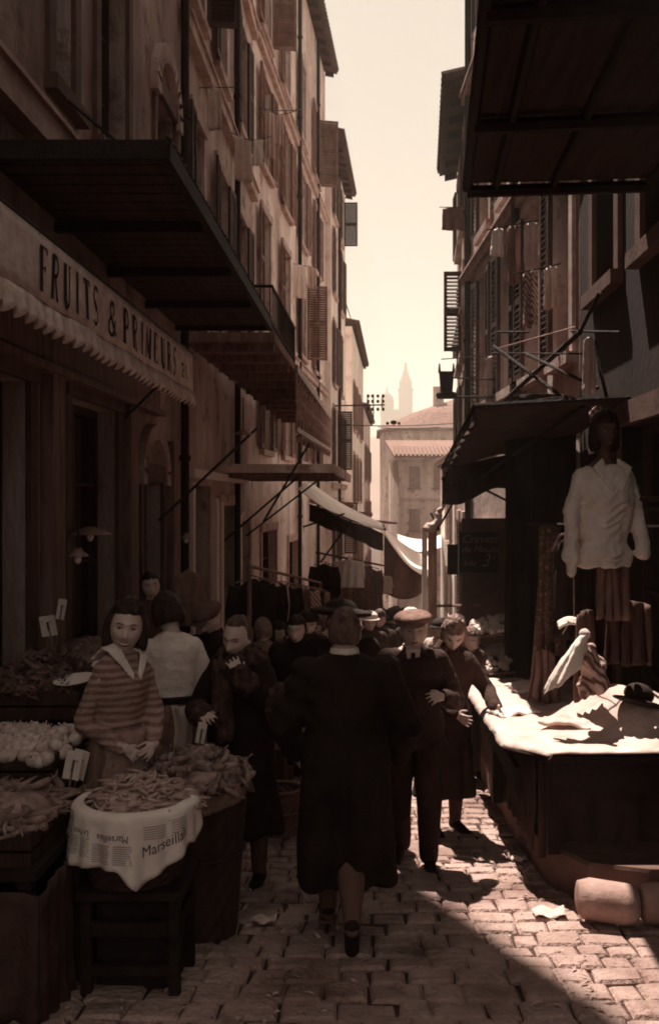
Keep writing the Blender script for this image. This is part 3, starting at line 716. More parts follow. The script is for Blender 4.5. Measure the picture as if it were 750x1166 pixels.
def hair_obj(root, c, rot, style, m_='hair', sc=1.0, name='hair'):
    mb = MB()
    def fn(d, p):
        x, y, z = d
        q = Vector((d.x*HR[0], d.y*HR[1], d.z*HR[2]))
        th = style.get('t', .016)*(1-.62*smooth01(-.1, .75, y)); low = style.get('low', -.55); line = style.get('line', .52)
        yb = style.get('front', .10)
        face = smooth01(yb, yb+.22, y)*(1-smooth01(line-.12, line+.08, z-.12*math.cos(x*5)*0))
        if style.get('ear', 0) and z < .0: face = max(face, smooth01(-.05, .12, y))
        below = smooth01(low+.12, low-.12, z)
        k = 1+th/.09*(1+style.get('vol', 0)*max(0, -z+.3)); k += .012*math.sin(x*38+z*9+4*noise.noise(Vector((x*3, y*3, z*2))))*smooth01(.5, .1, abs(z-.2)-.2)
        wv = style.get('wave', .02); k += wv*noise.noise(Vector((x*3.2, y*3.2, z*3.5+7)))+wv*.5*noise.noise(Vector((x*9, y*9, z*4)))
        if style.get('part'): k -= .05*g2(x-.25, .06)*smooth01(.4, .8, z)
        r = k*(1-face)+.86*face
        r = r*(1-below)+.80*below
        q = q*r
        if style.get('bob') and z < -.1 and face < .5:
            q.z -= style['bob']*smooth01(-.1, -.6, z)*(1-below); q.x *= 1+.12*smooth01(-.1, -.6, z)*(1-below)
        return q*sc
    mb.ell(c, 1, 56, 40, fn=fn, rot=rot)
    if style.get('bun'):
        bx_ = Vector(c)+rot@Vector((0, -.115*sc, style['bun']*sc)); mb.ell(bx_, (.045*sc, .04*sc, .042*sc), 16, 12)
    ns = lambda co_: .0035*noise.noise(co_*60)
    return mb.build(name, m_, root, smooth=True, world=False, disp=ns)
def wr(amp, k=14, seed=0, axis=None):
    def f(c):
        v = noise.noise(Vector((c.x*k*.8, c.y*k*.8, c.z*k*.35+seed)))*amp
        v += noise.noise(Vector((c.x*k*1.2+c.z*k, c.y*k+seed, c.z*k*1.5)))*amp*.45
        return v
    return f
def folds(amp, k, z0, z1, seed=0, cx=0, cy=0):
    base = wr(.013, 12, seed)
    def f(c):
        a = math.atan2(c.y-cy, c.x-cx); t = smooth01(z1, z0, c.z)
        s = math.sin(a*k+seed+2.2*noise.noise(Vector((a*1.5, seed, c.z*1.2))))
        return base(c)+amp*t*s
    return f
def torso_rings(H, g, ox=0, oy=0, lean=(0, 0), z0=.50, bust=0.0):
    """lean = xy shift of the shoulders relative to the hips"""
    R_ = []
    for (f, rx, ry) in ((.50,.172,.125),(.54,.178,.13),(.58,.165,.12),(.62,.150,.110),(.66,.158,.113),(.71,.172,.122+bust),(.755,.183,.120+bust),(.79,.185,.108),(.812,.160,.090),(.835,.108,.075),(.85,.062,.058),(.865,.055,.055)):
        if f < z0: continue
        t = (f-.5)/.33; R_.append((f*H, rx*g, ry*g, ox+lean[0]*t, oy+lean[1]*t+(.01 if .7 < f < .78 else 0)))
    return R_
def person(loc, rz, label, H, head=(0, .02, None, 0, 0, 0), lean=(0, 0), arms=None, legs=None, g=1.0, smile=0, vox=.006, group=None, face=True, hsc=1.0, name='person', skin='skin', hands=True, armr=1.0):
    """builds the body; head=(x, y, z, yaw, pitch, roll)"""
    rt = thing(name, loc, label, 'person', group, rz)
    rt['_w'] = (0, 0, 0)
    mb = MB()
    hsc = hsc*1.04; hz_ = head[2] if head[2] is not None else H-.142*hsc
    hc = Vector((head[0]+lean[0], head[1]+lean[1], hz_)); hr = rotm(*head[3:6])
    mb.ell(hc, 1, 72, 56, fn=lambda d, p: head_fn(smile)(d, Vector((d.x*HR[0], d.y*HR[1], d.z*HR[2])))*hsc, rot=hr)
    for s in (-1, 1): mb.ell(hc+hr@Vector((s*.076, -.008, -.012))*hsc, (.010, .018, .030), 12, 8, rot=hr)
    nb = Vector((lean[0], lean[1], .835*H))
    mb.cap(nb, .058*g, hc+hr@Vector((0, -.022, -.065))*hsc, .050*hsc, 16)
    tr = torso_rings(H, g*.86, 0, 0, lean)
    mb.loft(tr, 24)
    sh = [Vector((s*.155*g+lean[0], lean[1], .792*H)) for s in (-1, 1)]
    AR = []
    arms = arms or [None, None]
    for i, s in enumerate((-1, 1)):
        a = arms[i] or dict(e=(s*.23*g+lean[0]*.5, -.02, .63*H), w=(s*.22*g, .06, .49*H), d=(0, .15, -1), n=(-s, 0, 0))
        e, w_ = Vector(a['e']), Vector(a['w'])
        mb.cap(sh[i], .048*armr, e, .038*armr); mb.cap(e, .038*armr, w_, .027)
        if hands: hand(mb, w_, a.get('d', (w_-e)), a.get('n', (-s, 0, 0)), a.get('k', 1.0), a.get('c', .45), a.get('s', s))
        AR.append((sh[i], e, w_))
    LG = []
    legs = legs or [None, None]
    for i, s in enumerate((-1, 1)):
        l = legs[i] or dict(k=(s*.095, .02, .285*H), a=(s*.09, -.01, .075))
        hp = Vector((s*.085, 0, .51*H)); k_, a_ = Vector(l['k']), Vector(l['a'])
        mb.cap(hp, .088*g, k_, .056*g); mb.cap(k_, .055*g, k_*.6+a_*.4+Vector((0,-.012,0)), .054*g); mb.cap(k_*.6+a_*.4+Vector((0,-.012,0)), .054*g, a_, .036)
        td = Vector(l.get('t', (s*.15, 1, -.18))).normalized()
        hl = a_+Vector(l.get('h', (0, -.02, -.035))); mb.cap(hl, .032, hl+td*.10+Vector((0,0,-.012)), .030); mb.cap(hl+td*.10+Vector((0,0,-.012)), .03, hl+td*.185+Vector((0,0,-.018)), .022)
        LG.append((hp, k_, a_, hl, td))
    o = mb.build('body', skin, rt, world=False, remesh=vox, sm=2)
    if face: add_face(o, hc, hr, smile, hsc, squint=smile*.6)
    return dict(rt=rt, hc=hc, hr=hr, H=H, g=g, lean=lean, arms=AR, legs=LG, tr=torso_rings(H, g, 0, 0, lean), sh=sh, hsc=hsc)
def garment(p, name, m_, hem=None, hemr=None, sleeves=(.058, .050, .044), vox=.011, d=None, infl=1.05, rings=None, top=.865, extra=None, slen=1.0, sm=3):
    mb = MB(); H = p['H']
    rr = [(z, rx*infl, ry*infl, cx, cy) for (z, rx, ry, cx, cy) in p['tr'] if z <= top*H]
    if hem is not None:
        rx0, ry0 = rr[0][1], rr[0][2]; low = []
        n = 6
        for k in range(n):
            t = k/n; low.append((hem+(rr[0][0]-hem)*t, hemr[0]*(1-t)+rx0*t, hemr[1]*(1-t)+ry0*t, (hemr[2] if len(hemr) > 2 else 0)*(1-t), (hemr[3] if len(hemr) > 3 else 0)*(1-t)))
        rr = low+rr
    if rings: rr = rings
    mb.loft(rr, 32)
    if sleeves:
        for (s, e, w_) in p['arms']:
            ee = w_*slen+e*(1-slen)
            mb.cap(s, sleeves[0]*p['g'], e, sleeves[1]); mb.cap(e, sleeves[1], ee-(ee-e).normalized()*.02, sleeves[2])
    if extra: extra(mb)
    return mb.build(name, m_, p['rt'], world=False, remesh=vox, sm=sm, disp=d or wr(.014, 12))
def skirt(p, name, m_, top, hem, rt_, rh, k=9, amp=.02, seed=0, vox=.011, off=(0, 0), wr_=True):
    mb = MB(); rr = []
    for i in range(8):
        t = i/7; rr.append((hem+(top-hem)*t, rh[0]*(1-t)**.8+rt_[0]*(1-(1-t)**.8), rh[1]*(1-t)**.8+rt_[1]*(1-(1-t)**.8), off[0]*(1-t), off[1]*(1-t)))
    mb.loft(rr, 56)
    return mb.build(name, m_, p['rt'], world=False, remesh=vox, sm=2, disp=folds(amp, k, hem, top, seed))
def shoes(p, m_='felt_dark'):
    if not any(o.parent == p['rt'] and o.name.startswith('trousers') for o in COL.objects): stockings(p)
    for (hp, k_, a_, hl, td) in p['legs']:
        mb = MB(); mb.cap(hl+Vector((0,0,.01)), .040, hl+td*.10+Vector((0,0,-.008)), .038); mb.cap(hl+td*.10+Vector((0,0,-.008)), .038, hl+td*.195+Vector((0,0,-.014)), .028); mb.cap(a_, .042, hl, .04)
        mb.build('shoe', m_, p['rt'], world=False, remesh=.010, sm=2)
def stockings(p, m_='stocking'):
    for (hp, k_, a_, hl, td) in p['legs']:
        mb = MB(); m1 = k_*.6+a_*.4+Vector((0,-.012,0)); g = p['g']; q = hp*.35+k_*.65; mb.cap(q, .072*g+.012, k_, .056*g+.009); mb.cap(k_, .055*g+.009, m1, .054*g+.009); mb.cap(m1, .054*g+.009, a_, .045); mb.cap(a_, .045, hl, .041)
        mb.build('stocking', m_, p['rt'], world=False, remesh=.010, sm=3)
def trousers(p, m_):
    mb = MB(); g = p['g']; H = p['H']
    mb.loft([(z, rx*1.03, ry*1.03, cx, cy) for (z, rx, ry, cx, cy) in p['tr'] if z < .63*H], 24)
    for (hp, k_, a_, hl, td) in p['legs']: mb.cap(hp, .102*g, k_, .080*g); mb.cap(k_, .080*g, a_+Vector((0,0,.0)), .068)
    mb.build('trousers', m_, p['rt'], world=False, remesh=.012, sm=3, disp=wr(.009, 12, 3))
def flatcap(p, m_, tilt=8, sx=1.12, name='flat_cap'):
    hc, hr, s = p['hc'], p['hr'], p['hsc']; mb = MB()
    q = hr@Matrix.Rotation(math.radians(tilt), 3, 'X')
    mb.ell(hc+hr@Vector((0, .0, .070))*s, (.098*sx*s, .125*sx*s, .050*s), 32, 16, rot=q)
    mb.ell(hc+hr@Vector((0, -.005, .045))*s, (.088*s, .107*s, .035*s), 28, 12, rot=q)
    mb.ell(hc+hr@Vector((0, .105, .048))*s, (.072*s, .055*s, .011*s), 24, 8, rot=hr@Matrix.Rotation(math.radians(-14), 3, 'X'))
    mb.build(name, m_, p['rt'], world=False, remesh=.006, sm=4, disp=wr(.004, 22))
G = lambda u, Y, lift=.02: (((u-UC)/F*Y), Y, gz(Y)+lift)

# -- person in the long black coat, seen from behind, one foot lifting
p = person(G(392, 4.95, .02), math.radians(2), 'person in a long black coat walking away with a white collar', 1.69, head=(.0, .0, None, 0, 2, 2), lean=(0, .04), g=1.22, face=False,
    arms=[dict(e=(-.315, -.02, 1.08), w=(-.26, .14, .90)), dict(e=(.33, -.03, 1.08), w=(.28, .12, .88), d=(-.3, .8, -.3))],
    legs=[dict(k=(-.09, .10, .50), a=(-.085, .16, .085)), dict(k=(.03, .02, .46), a=(.035, -.30, .20), t=(.0, .45, -1), h=(0, -.03, -.03))])
garment(p, 'coat', 'black', hem=.27, hemr=(.265, .20, .0, .03), sleeves=(.066, .078, .066), infl=1.08, top=.86, d=lambda c: folds(.022, 5, .25, 1.2, 2)(c)+.010*math.sin(c.z*38+c.x*9+5*noise.noise(c*4))*smooth01(.10,.24,abs(c.x))*smooth01(.9,1.1,c.z)-.012*g2(c.x-.01,.008)*smooth01(0,-.1,c.y), vox=.011)
mb = MB(); mb.loft([(1.43, .080, .078, 0, .035), (1.455, .074, .072, 0, .032), (1.468, .069, .067, 0, .03)], 28); mb.build('collar', 'white', p['rt'], world=False, smooth=True, remesh=.007)
hair_obj(p['rt'], p['hc'], p['hr'], dict(t=.011, low=-.52, line=.45, front=.0, ear=1, wave=.03), 'hair_mid')
shoes(p)
# -- man in the flat cap coming towards us
p = person(G(470, 6.3), math.radians(178), 'person in a flat cap, shirt and tie and dark suit walking towards the camera', 1.69, head=(0, .04, None, 6, 4, 3), lean=(.0, .05), g=1.06,
    arms=[dict(e=(-.27, .03, 1.07), w=(-.19, .25, 1.14), d=(.5, .5, .1), c=.9, n=(.6, -.3, -.5)), dict(e=(.29, -.03, 1.08), w=(.27, .05, .84), c=.7)],
    legs=[dict(k=(-.10, .10, .48), a=(-.10, .08, .085)), dict(k=(.09, .0, .48), a=(.08, -.14, .10))], skin='skin')
trousers(p, 'suit')
garment(p, 'jacket', 'suit', hem=.78, hemr=(.235, .18), sleeves=(.072, .066, .054), infl=1.10, top=.845, d=wr(.010, 14, 5))
mb = MB()
for s in (-1, 1): mb.hexa([(s*.015,.178,1.08), (s*.03,.19,1.08), (s*.085,.135,1.40), (s*.045,.13,1.42), (s*.015,.185,1.08), (s*.07,.182,1.2), (s*.12,.13,1.36), (s*.05,.135,1.44)])
mb.build('lapels', 'brown_coat', p['rt'], world=False)
mb = MB(); mb.hexa([(-.012,.17,1.12), (.012,.17,1.12), (.05,.12,1.42), (-.05,.12,1.42), (-.012,.182,1.12), (.012,.182,1.12), (.045,.148,1.42), (-.045,.148,1.42)]); mb.loft([(1.40,.072,.070,0,.055),(1.44,.068,.067,0,.058)], 20)
mb.build('shirt', 'offwhite', p['rt'], world=False)
mb = MB(); mb.hexa([(-.018,.185,1.12), (.018,.185,1.12), (.014,.155,1.40), (-.014,.155,1.40), (-.018,.192,1.12), (.018,.192,1.12), (.014,.165,1.40), (-.014,.165,1.40)]); mb.build('tie', 'sign_ink', p['rt'], world=False)
hair_obj(p['rt'], p['hc'], p['hr'], dict(t=.008, low=-.25, line=.4, front=-.05, ear=1), 'hair_grey')
flatcap(p, 'felt_lit', 2, 1.2); shoes(p)
# -- woman leaning over the white stall
p = person(G(507, 7.2), math.radians(-152), 'person in a dark coat leaning towards the white stall with her head bowed', 1.62, head=(.03, .10, 1.50, -30, 32, -6), lean=(.03, .10), g=1.0,
    arms=[dict(e=(-.25, .18, 1.06), w=(-.16, .42, .98), d=(.1, .9, -.3), c=.4), dict(e=(.26, .25, 1.08), w=(.22, .50, .99), d=(-.1, .9, -.25), c=.5)])
garment(p, 'coat', 'brown_coat', hem=.28, hemr=(.25, .20), sleeves=(.066, .060, .050), infl=1.12, top=.85, d=folds(.012, 7, .25, 1.0, 4))
mb = MB(); mb.loft([(1.36,.13,.10,.03,.08),(1.40,.11,.09,.03,.09),(1.44,.085,.08,.03,.095)], 24); mb.build('fur_collar', 'fur', p['rt'], world=False, remesh=.01, disp=wr(.012, 40))
hair_obj(p['rt'], p['hc'], p['hr'], dict(t=.024, low=-.55, line=.42, front=.05, wave=.10, bun=.0), 'hair_grey'); shoes(p)
# -- woman in the fur-trimmed coat
p = person(G(279, 5.9, .02), math.radians(160), 'person in a dark fur-trimmed coat looking down with a hand near her chin', 1.65, head=(-.0, .05, None, -2, 12, -6), lean=(0, .05), g=.95,
    arms=[dict(e=(-.25, .12, 1.10), w=(-.10, .26, 1.30), d=(.3, .2, .9), c=1.0, n=(.5, -.6, 0)), dict(e=(.27, .12, 1.05), w=(.12, .33, 1.08), d=(-.8, .5, 0), c=.8, n=(0, -.5, -.8))])
garment(p, 'coat', 'black', hem=.32, hemr=(.25, .20), sleeves=(.076, .072, .062), infl=1.14, top=.85, d=folds(.012, 7, .3, 1.0, 6))
mb = MB(); mb.loft([(1.34,.18,.14,0,.04),(1.38,.17,.135,0,.045),(1.42,.13,.11,0,.05),(1.45,.09,.085,0,.055)], 24)
for (s, e, w_) in p['arms']: mb.cap(w_*.75+e*.25, .072, w_*.98+e*.02, .078)
mb.cap((.05,.21,1.33), .06, (.0,.25,.95), .055)
mb.build('fur_trim', 'fur', p['rt'], world=False, remesh=.011, disp=wr(.016, 38))
mb = MB(); mb.ell((-.33, .18, 1.12), (.10, .09, .15), 24, 16); mb.build('fur_muff', 'fur', p['rt'], world=False, remesh=.012, disp=wr(.016, 34))
hair_obj(p['rt'], p['hc'], p['hr'], dict(t=.016, low=-.5, line=.70, front=.02, wave=.06, bun=-.02, part=1), 'hair_mid'); shoes(p)
# -- smiling girl in the striped sweater
p = person(G(137, 5.0, .06), math.radians(232), 'smiling young person in a striped sweater with a wide white collar and apron', 1.68, head=(.0, .03, None, -38, -4, -8), lean=(0, .02), g=.80, smile=1, vox=.0052, hsc=1.03, armr=.92,
    arms=[dict(e=(-.17, .06, 1.07), w=(-.05, .21, .95), d=(.8, .25, -.45), n=(-.1, -.9, -.3), c=1.1, k=.85), dict(e=(.195, -.05, 1.06), w=(.10, .17, .95), d=(-.6, .5, -.6), c=1.1, n=(-.3, -.8, -.2), k=.85)])
skirt(p, 'skirt', 'skirt', 1.02, .30, (.145, .115), (.25, .21), 10, .020, 1)
mb = MB()
mb.sheet(lambda a, b: ((a-.5)*2*(.14+.08*b), math.sqrt(max(0, 1-((a-.5)*1.7)**2))*(.155+.085*b)-.02+.014*math.sin(a*17+b*3)*b, 1.02-.62*b), 26, 16, thick=.008)
mb.build('apron', 'apron', p['rt'], world=False, smooth=True, disp=wr(.014, 14))
garment(p, 'sweater', 'sweater', hem=.92, hemr=(.165, .135), sleeves=(.056, .050, .038), infl=1.07, top=.842, d=lambda c: wr(.013, 15, 8)(c)+.006*math.sin(c.z*70+5*noise.noise(c*6))*smooth01(1.15, 1.0, c.z), vox=.009)
mb = MB()   # sailor collar: two lapels from the shoulders to a point, and the back fall
for s in (-1, 1):
    a = [(s*.052,-.02,1.452),(s*.062,.05,1.442),(s*.050,.095,1.40),(s*.010,.128,1.29)]; b = [(s*.110,-.03,1.425),(s*.115,.05,1.412),(s*.092,.105,1.36),(s*.022,.138,1.262)]
    for i in range(3): mb.hexa([a[i], a[i+1], b[i+1], b[i]]+[tuple(Vector(q)+Vector((0,.008,.013))) for q in (a[i], a[i+1], b[i+1], b[i])])
mb.hexa([(-.11,-.03,1.42),(.11,-.03,1.42),(.10,-.10,1.36),(-.10,-.10,1.36),(-.05,-.02,1.465),(.05,-.02,1.465),(.10,-.11,1.37),(-.10,-.11,1.37)])
mb.build('collar', 'white', p['rt'], world=False, remesh=.007, sm=3, disp=wr(.004, 25))
hair_obj(p['rt'], p['hc'], p['hr'], dict(t=.032, low=-.62, line=.60, front=.10, wave=.13, bob=.0, vol=.9, part=1), 'hair', 1.05); shoes(p)
# -- person in the pale blouse, back turned
p = person(G(197, 6.1, .12), math.radians(14), 'person in a pale blouse and apron seen from behind reaching over the crates', 1.66, head=(-.03, .07, None, 14, 20, -5), lean=(0, .06), g=.88, face=False,
    arms=[dict(e=(-.30, .18, 1.22), w=(-.52, .10, 1.17), d=(-.9, -.05, -.1), c=.4, n=(0, 0, -1)), dict(e=(.21, .03, 1.08), w=(.22, .16, .90), d=(.2, .5, -.9), c=.7)])
skirt(p, 'skirt', 'skirt', 1.01, .28, (.17, .135), (.26, .21), 9, .02, 3)
mb = MB(); mb.loft([(.985,.178,.143,0,0),(1.02,.178,.143,0,0)], 32); 
mb.build('apron_band', 'black', p['rt'], world=False)
mb = MB(); mb.sheet(lambda a, b: (-.02+.11*a+.02*math.sin(b*5), -.155-.085*b+.02*math.sin(a*9), .98-.5*b), 10, 16, thick=.01); mb.build('apron_tail', 'offwhite', p['rt'], world=False, smooth=True, disp=wr(.01, 16))
garment(p, 'blouse', 'blouse', hem=.98, hemr=(.16, .13), sleeves=(.066, .060, .050), infl=1.12, top=.85, d=wr(.013, 15, 2), slen=.9)
hair_obj(p['rt'], p['hc'], p['hr'], dict(t=.03, low=-.55, line=.45, front=.05, wave=.10, vol=.3), 'hair'); shoes(p)
# -- others behind
p = person((-1.98, 8.6, gz(8.6)+.34), math.radians(196), 'small dark haired person peering out from the shop doorway', 1.68, head=(0, .02, None, 0, -6, 8), g=.95, vox=.010)
garment(p, 'dress', 'brown_cloth', hem=.4, hemr=(.22, .18), d=folds(.01, 8, .3, 1.1, 3)); hair_obj(p['rt'], p['hc'], p['hr'], dict(t=.018, low=-.6, line=.5, front=.12, wave=.06), 'hair')
p = person(G(243, 7.7, .05), math.radians(150), 'person in a brown flat cap with his face lowered in the shade', 1.70, head=(0, .05, None, 0, 30, 0), g=1.08, vox=.010)
trousers(p, 'suit'); garment(p, 'jacket', 'black', hem=.8, hemr=(.22, .17), sleeves=(.07, .065, .055), infl=1.1); flatcap(p, 'felt', 4, 1.1); shoes(p)
p = person(G(388, 6.9), math.radians(8), 'person in a wide black hat hidden behind the black coated walker', 1.72, head=(0, .02, None, 0, 5, 0), g=1.2, vox=.011, face=False)
garment(p, 'coat', 'black', hem=.3, hemr=(.27, .21), sleeves=(.08, .075, .06), infl=1.1); shoes(p)
mb = MB(); mb.ell(p['hc']+Vector((0, .0, .062)), (.23, .22, .035), 36, 10, rot=rotm(0, 4, 5)); mb.ell(p['hc']+Vector((0, 0, .085)), (.12, .12, .075), 30, 14); mb.build('wide_hat', 'felt_dark', p['rt'], world=False, remesh=.009, sm=5, disp=wr(.006, 12))
crowd = [
 (338, 8.6, 175, 'person in a shapeless black coat standing before the clothes rack', 1.62, 'black', 'hair', None, 1.15),
 (362, 11.2, 150, 'young person with a pale face and beret beside the vegetable stall under the awning', 1.60, 'grey_cloth', 'hair_mid', 'beret', .95),
 (420, 11.8, 185, 'person wearing a round white hat in the middle of the distant crowd', 1.64, 'brown_coat', 'hair', 'white', 1.0),
 (446, 14.5, 10, 'person in dark clothes under the hanging awning edge', 1.66, 'black', 'hair', 'dark', 1.0),
 (474, 17.0, 190, 'person with light hair at the end of the cream awning', 1.62, 'grey_cloth', 'hair_grey', None, 1.0),
 (487, 14.0, 170, 'person in a pale hat far down the street beside the white post', 1.62, 'brown_cloth', 'hair', 'white', .95),
 (502, 11.3, 160, 'person in white bent over the heaped goods on the right', 1.56, 'offwhite', 'hair', 'dark', .95),
 (523, 10.4, 20, 'dark haired person with back turned before the lit trays', 1.60, 'brown_coat', 'hair', None, 1.0),
 (405, 15.5, 172, 'person in a striped dark dress half hidden by the white-hatted one', 1.63, 'stripe_cloth', 'hair_mid', None, .95),
 (459, 19.5, 182, 'small distant person in a brown coat below the canvas awning', 1.66, 'brown_coat', 'hair', 'dark', 1.0),
 (318, 10.0, 160, 'person in a dark shawl between the rack and the fur-coated one', 1.55, 'brown_coat', 'hair', None, 1.1),
 (300, 9.2, 20, 'person with a pale kerchief turned towards the hanging clothes', 1.58, 'grey_cloth', 'hair_grey', None, .95),
 (351, 9.6, 185, 'person in a brown coat and dark cap right of the clothes rack', 1.66, 'brown_coat', 'hair', 'dark', 1.05),
 (432, 12.6, 178, 'bare headed person with light face beside the white hat', 1.66, 'suit', 'hair_mid', None, 1.0),
 (378, 13.0, 200, 'person in a cream blouse under the cream awning', 1.60, 'offwhite', 'hair', None, .92),
 (468, 13.2, 12, 'person with a pale cap and back turned below the drooping canvas', 1.68, 'suit', 'hair', 'white', 1.05),
 (480, 16.2, 170, 'small person in a white blouse far down the lane', 1.60, 'white', 'hair', None, .95),
 (450, 17.5, 188, 'person with a grey cap far down the middle of the lane', 1.70, 'brown_coat', 'hair', 'beret', 1.0),
 (436, 21.0, 175, 'tiny person in grey at the end of the lane', 1.66, 'grey_cloth', 'hair', None, 1.0),
 (466, 23.0, 182, 'tiny person in cream past the awnings', 1.64, 'offwhite', 'hair', 'white', 1.0),
 (534, 9.4, 215, 'short person with light hair between the trays and the boards', 1.50, 'brown_cloth', 'hair_grey', None, .9),
 (396, 10.6, 190, 'person in a light scarf just behind the wide black hat', 1.63, 'brown_coat', 'hair_grey', None, 1.0),
]
for (u, Y, a, lab, H, cl, hm_, hat, g) in crowd:
    p = person(G(u, Y), math.radians(a), lab, H, head=(0, .03, None, R.uniform(-15, 15), R.uniform(4, 18), R.uniform(-5, 5)), g=g, vox=.013, hands=True, face=90 < a < 270 and Y < 13)
    garment(p, 'coat', cl, hem=.32, hemr=(.23, .18), sleeves=(.068, .062, .052), infl=1.1, vox=.015, d=folds(.012, 7, .3, 1.0, u)); hair_obj(p['rt'], p['hc'], p['hr'], dict(t=.018, low=-.5, line=.45, front=.05, wave=.06), hm_)
    if hat:
        mb = MB(); m_ = {'white': 'white', 'dark': 'felt_dark', 'beret': 'felt'}[hat]
        mb.ell(p['hc']+Vector((0, -.01, .06)), (.108, .118, .075), 24, 14); 
        if hat != 'beret': mb.ell(p['hc']+Vector((0, .0, .03)), (.135, .145, .016), 24, 8)
        mb.build('hat', m_, p['rt'], world=False, remesh=.009, sm=3)
    shoes(p)
# ================================================================ market goods, signs, cloth
def arc(cx, cy, rx, ry, a0, a1, n=8): return [(cx+rx*math.cos(math.radians(a0+(a1-a0)*i/n)), cy+ry*math.sin(math.radians(a0+(a1-a0)*i/n))) for i in range(n+1)]
T_, t_ = .42, .16     # thick and thin strokes, in letter widths
GL = {
 'F': [([(.25,0),(.25,1)],T_), ([(.05,.985),(.95,.985)],.03), ([(.3,.53),(.75,.53)],.03), ([(.03,.012),(.5,.012)],.025), ([(.93,.99),(.93,.86)],t_), ([(.75,.60),(.75,.46)],t_)],
 'R': [([(.22,0),(.22,1)],T_), ([(.2,.985)]+arc(.5,.76,.36,.225,90,-90)+[(.25,.535)],t_), ([(.75,.9),(.86,.8),(.86,.7),(.75,.6)],.14), ([(.5,.53),(.85,.02),(1.0,.02)],.2), ([(.03,.012),(.42,.012)],.025), ([(.03,.985),(.3,.985)],.025)],
 'U': [([(.2,1),(.2,.22)]+arc(.5,.2,.3,.19,180,270,5),T_), (arc(.5,.2,.3,.19,270,360,5)+[(.82,1)],t_), ([(.02,.985),(.42,.985)],.025), ([(.66,.985),(.98,.985)],.025)],
 'I': [([(.5,0),(.5,1)],T_), ([(.25,.985),(.75,.985)],.025), ([(.25,.012),(.75,.012)],.025)],
 'T': [([(.5,0),(.5,1)],T_), ([(.02,.985),(.98,.985)],.03), ([(.04,.99),(.04,.86)],t_), ([(.96,.99),(.96,.86)],t_), ([(.25,.012),(.75,.012)],.025)],
 'S': [(arc(.5,.75,.35,.235,30,180,8)+[(.16,.66),(.5,.5),(.84,.34)]+arc(.5,.25,.35,.235,0,-150,8),.15), ([(.3,.6),(.7,.4)],.26)],
 '&': [(arc(.42,.78,.24,.2,-60,240,12)+[(.9,.03)],.14), (arc(.42,.28,.34,.27,110,330,10)+[(.85,.5)],.13)],
 'P': [([(.22,0),(.22,1)],T_), ([(.2,.985)]+arc(.5,.73,.36,.255,90,-90)+[(.25,.475)],t_), ([(.76,.92),(.87,.8),(.87,.66),(.76,.54)],.15), ([(.03,.012),(.45,.012)],.025)],
 'M': [([(.1,0),(.1,1)],t_), ([(.12,1),(.5,.15)],.2), ([(.5,.15),(.86,1)],t_), ([(.88,0),(.88,1)],T_), ([(0,.985),(.2,.985)],.025), ([(.8,.985),(1,.985)],.025)],
 'E': [([(.25,0),(.25,1)],T_), ([(.05,.985),(.92,.985)],.03), ([(.3,.52),(.72,.52)],.03), ([(.05,.015),(.95,.015)],.03), ([(.91,.99),(.91,.86)],t_), ([(.94,.01),(.94,.15)],t_)],
 '2': [(arc(.5,.72,.36,.26,160,-30,10)+[(.12,.04),(.9,.04)],.17)], '1': [([(.3,.8),(.55,1),(.55,0)],.17)],
}
def glyph(mb, ch, fn, x0, w_, h_, mi=0):
    """flat letter strokes; fn(x, y) -> point on the sign"""
    for pts, th in GL[ch]:
        pts = [(x0+p[0]*w_, p[1]*h_) for p in pts]; n = len(pts)
        L_, R_ = [], []
        for i in range(n):
            a, b = pts[max(i-1,0)], pts[min(i+1,n-1)]; dx, dy = b[0]-a[0], b[1]-a[1]; l = math.hypot(dx, dy) or 1
            t = th*w_/2 if abs(dy) > abs(dx)*1.2 else max(th*w_*.6, .006)
            nx, ny = -dy/l*t, dx/l*t; L_.append((pts[i][0]+nx, pts[i][1]+ny)); R_.append((pts[i][0]-nx, pts[i][1]-ny))
        for i in range(n-1): mb.add([fn(*L_[i]), fn(*L_[i+1]), fn(*R_[i+1]), fn(*R_[i])], [(0,1,2,3)], mi)
def text_mesh(s, size, sx=1.0, shear=0, extr=.0):
    cu = bpy.data.curves.new('t', 'FONT'); cu.body = s; cu.size = size; cu.shear = shear; cu.resolution_u = 3; cu.align_x = 'CENTER'; cu.extrude = extr
    o = bpy.data.objects.new('t', cu); COL.objects.link(o); dg = bpy.context.evaluated_depsgraph_get(); dg.update()
    me = bpy.data.meshes.new_from_object(o.evaluated_get(dg), depsgraph=dg)
    vs = [(v.co.x*sx, v.co.y, v.co.z) for v in me.vertices]; fs = [tuple(p.vertices) for p in me.polygons]
    bpy.data.objects.remove(o); bpy.data.meshes.remove(me); return vs, fs
# ---- fruit shop awning with its lettered valance
aw = thing('awning', (-2.4, 4.3, 3.3), 'cloth shop awning with scalloped valance lettered FRUITS & PRIMEURS', 'awning')
SX = -1.8
def vx(y_, z): return SX+.012*math.sin(y_*5.5)*smooth01(3.1, 2.6, z)+.006*math.sin(y_*17)*smooth01(3.0, 2.7, z)
mb = MB()
mb.sheet(lambda a, b: (vx(4.1+5.5*a, 3.14-.36*b), 4.1+5.5*a, 3.14-.36*b), 110, 6, thick=.006)
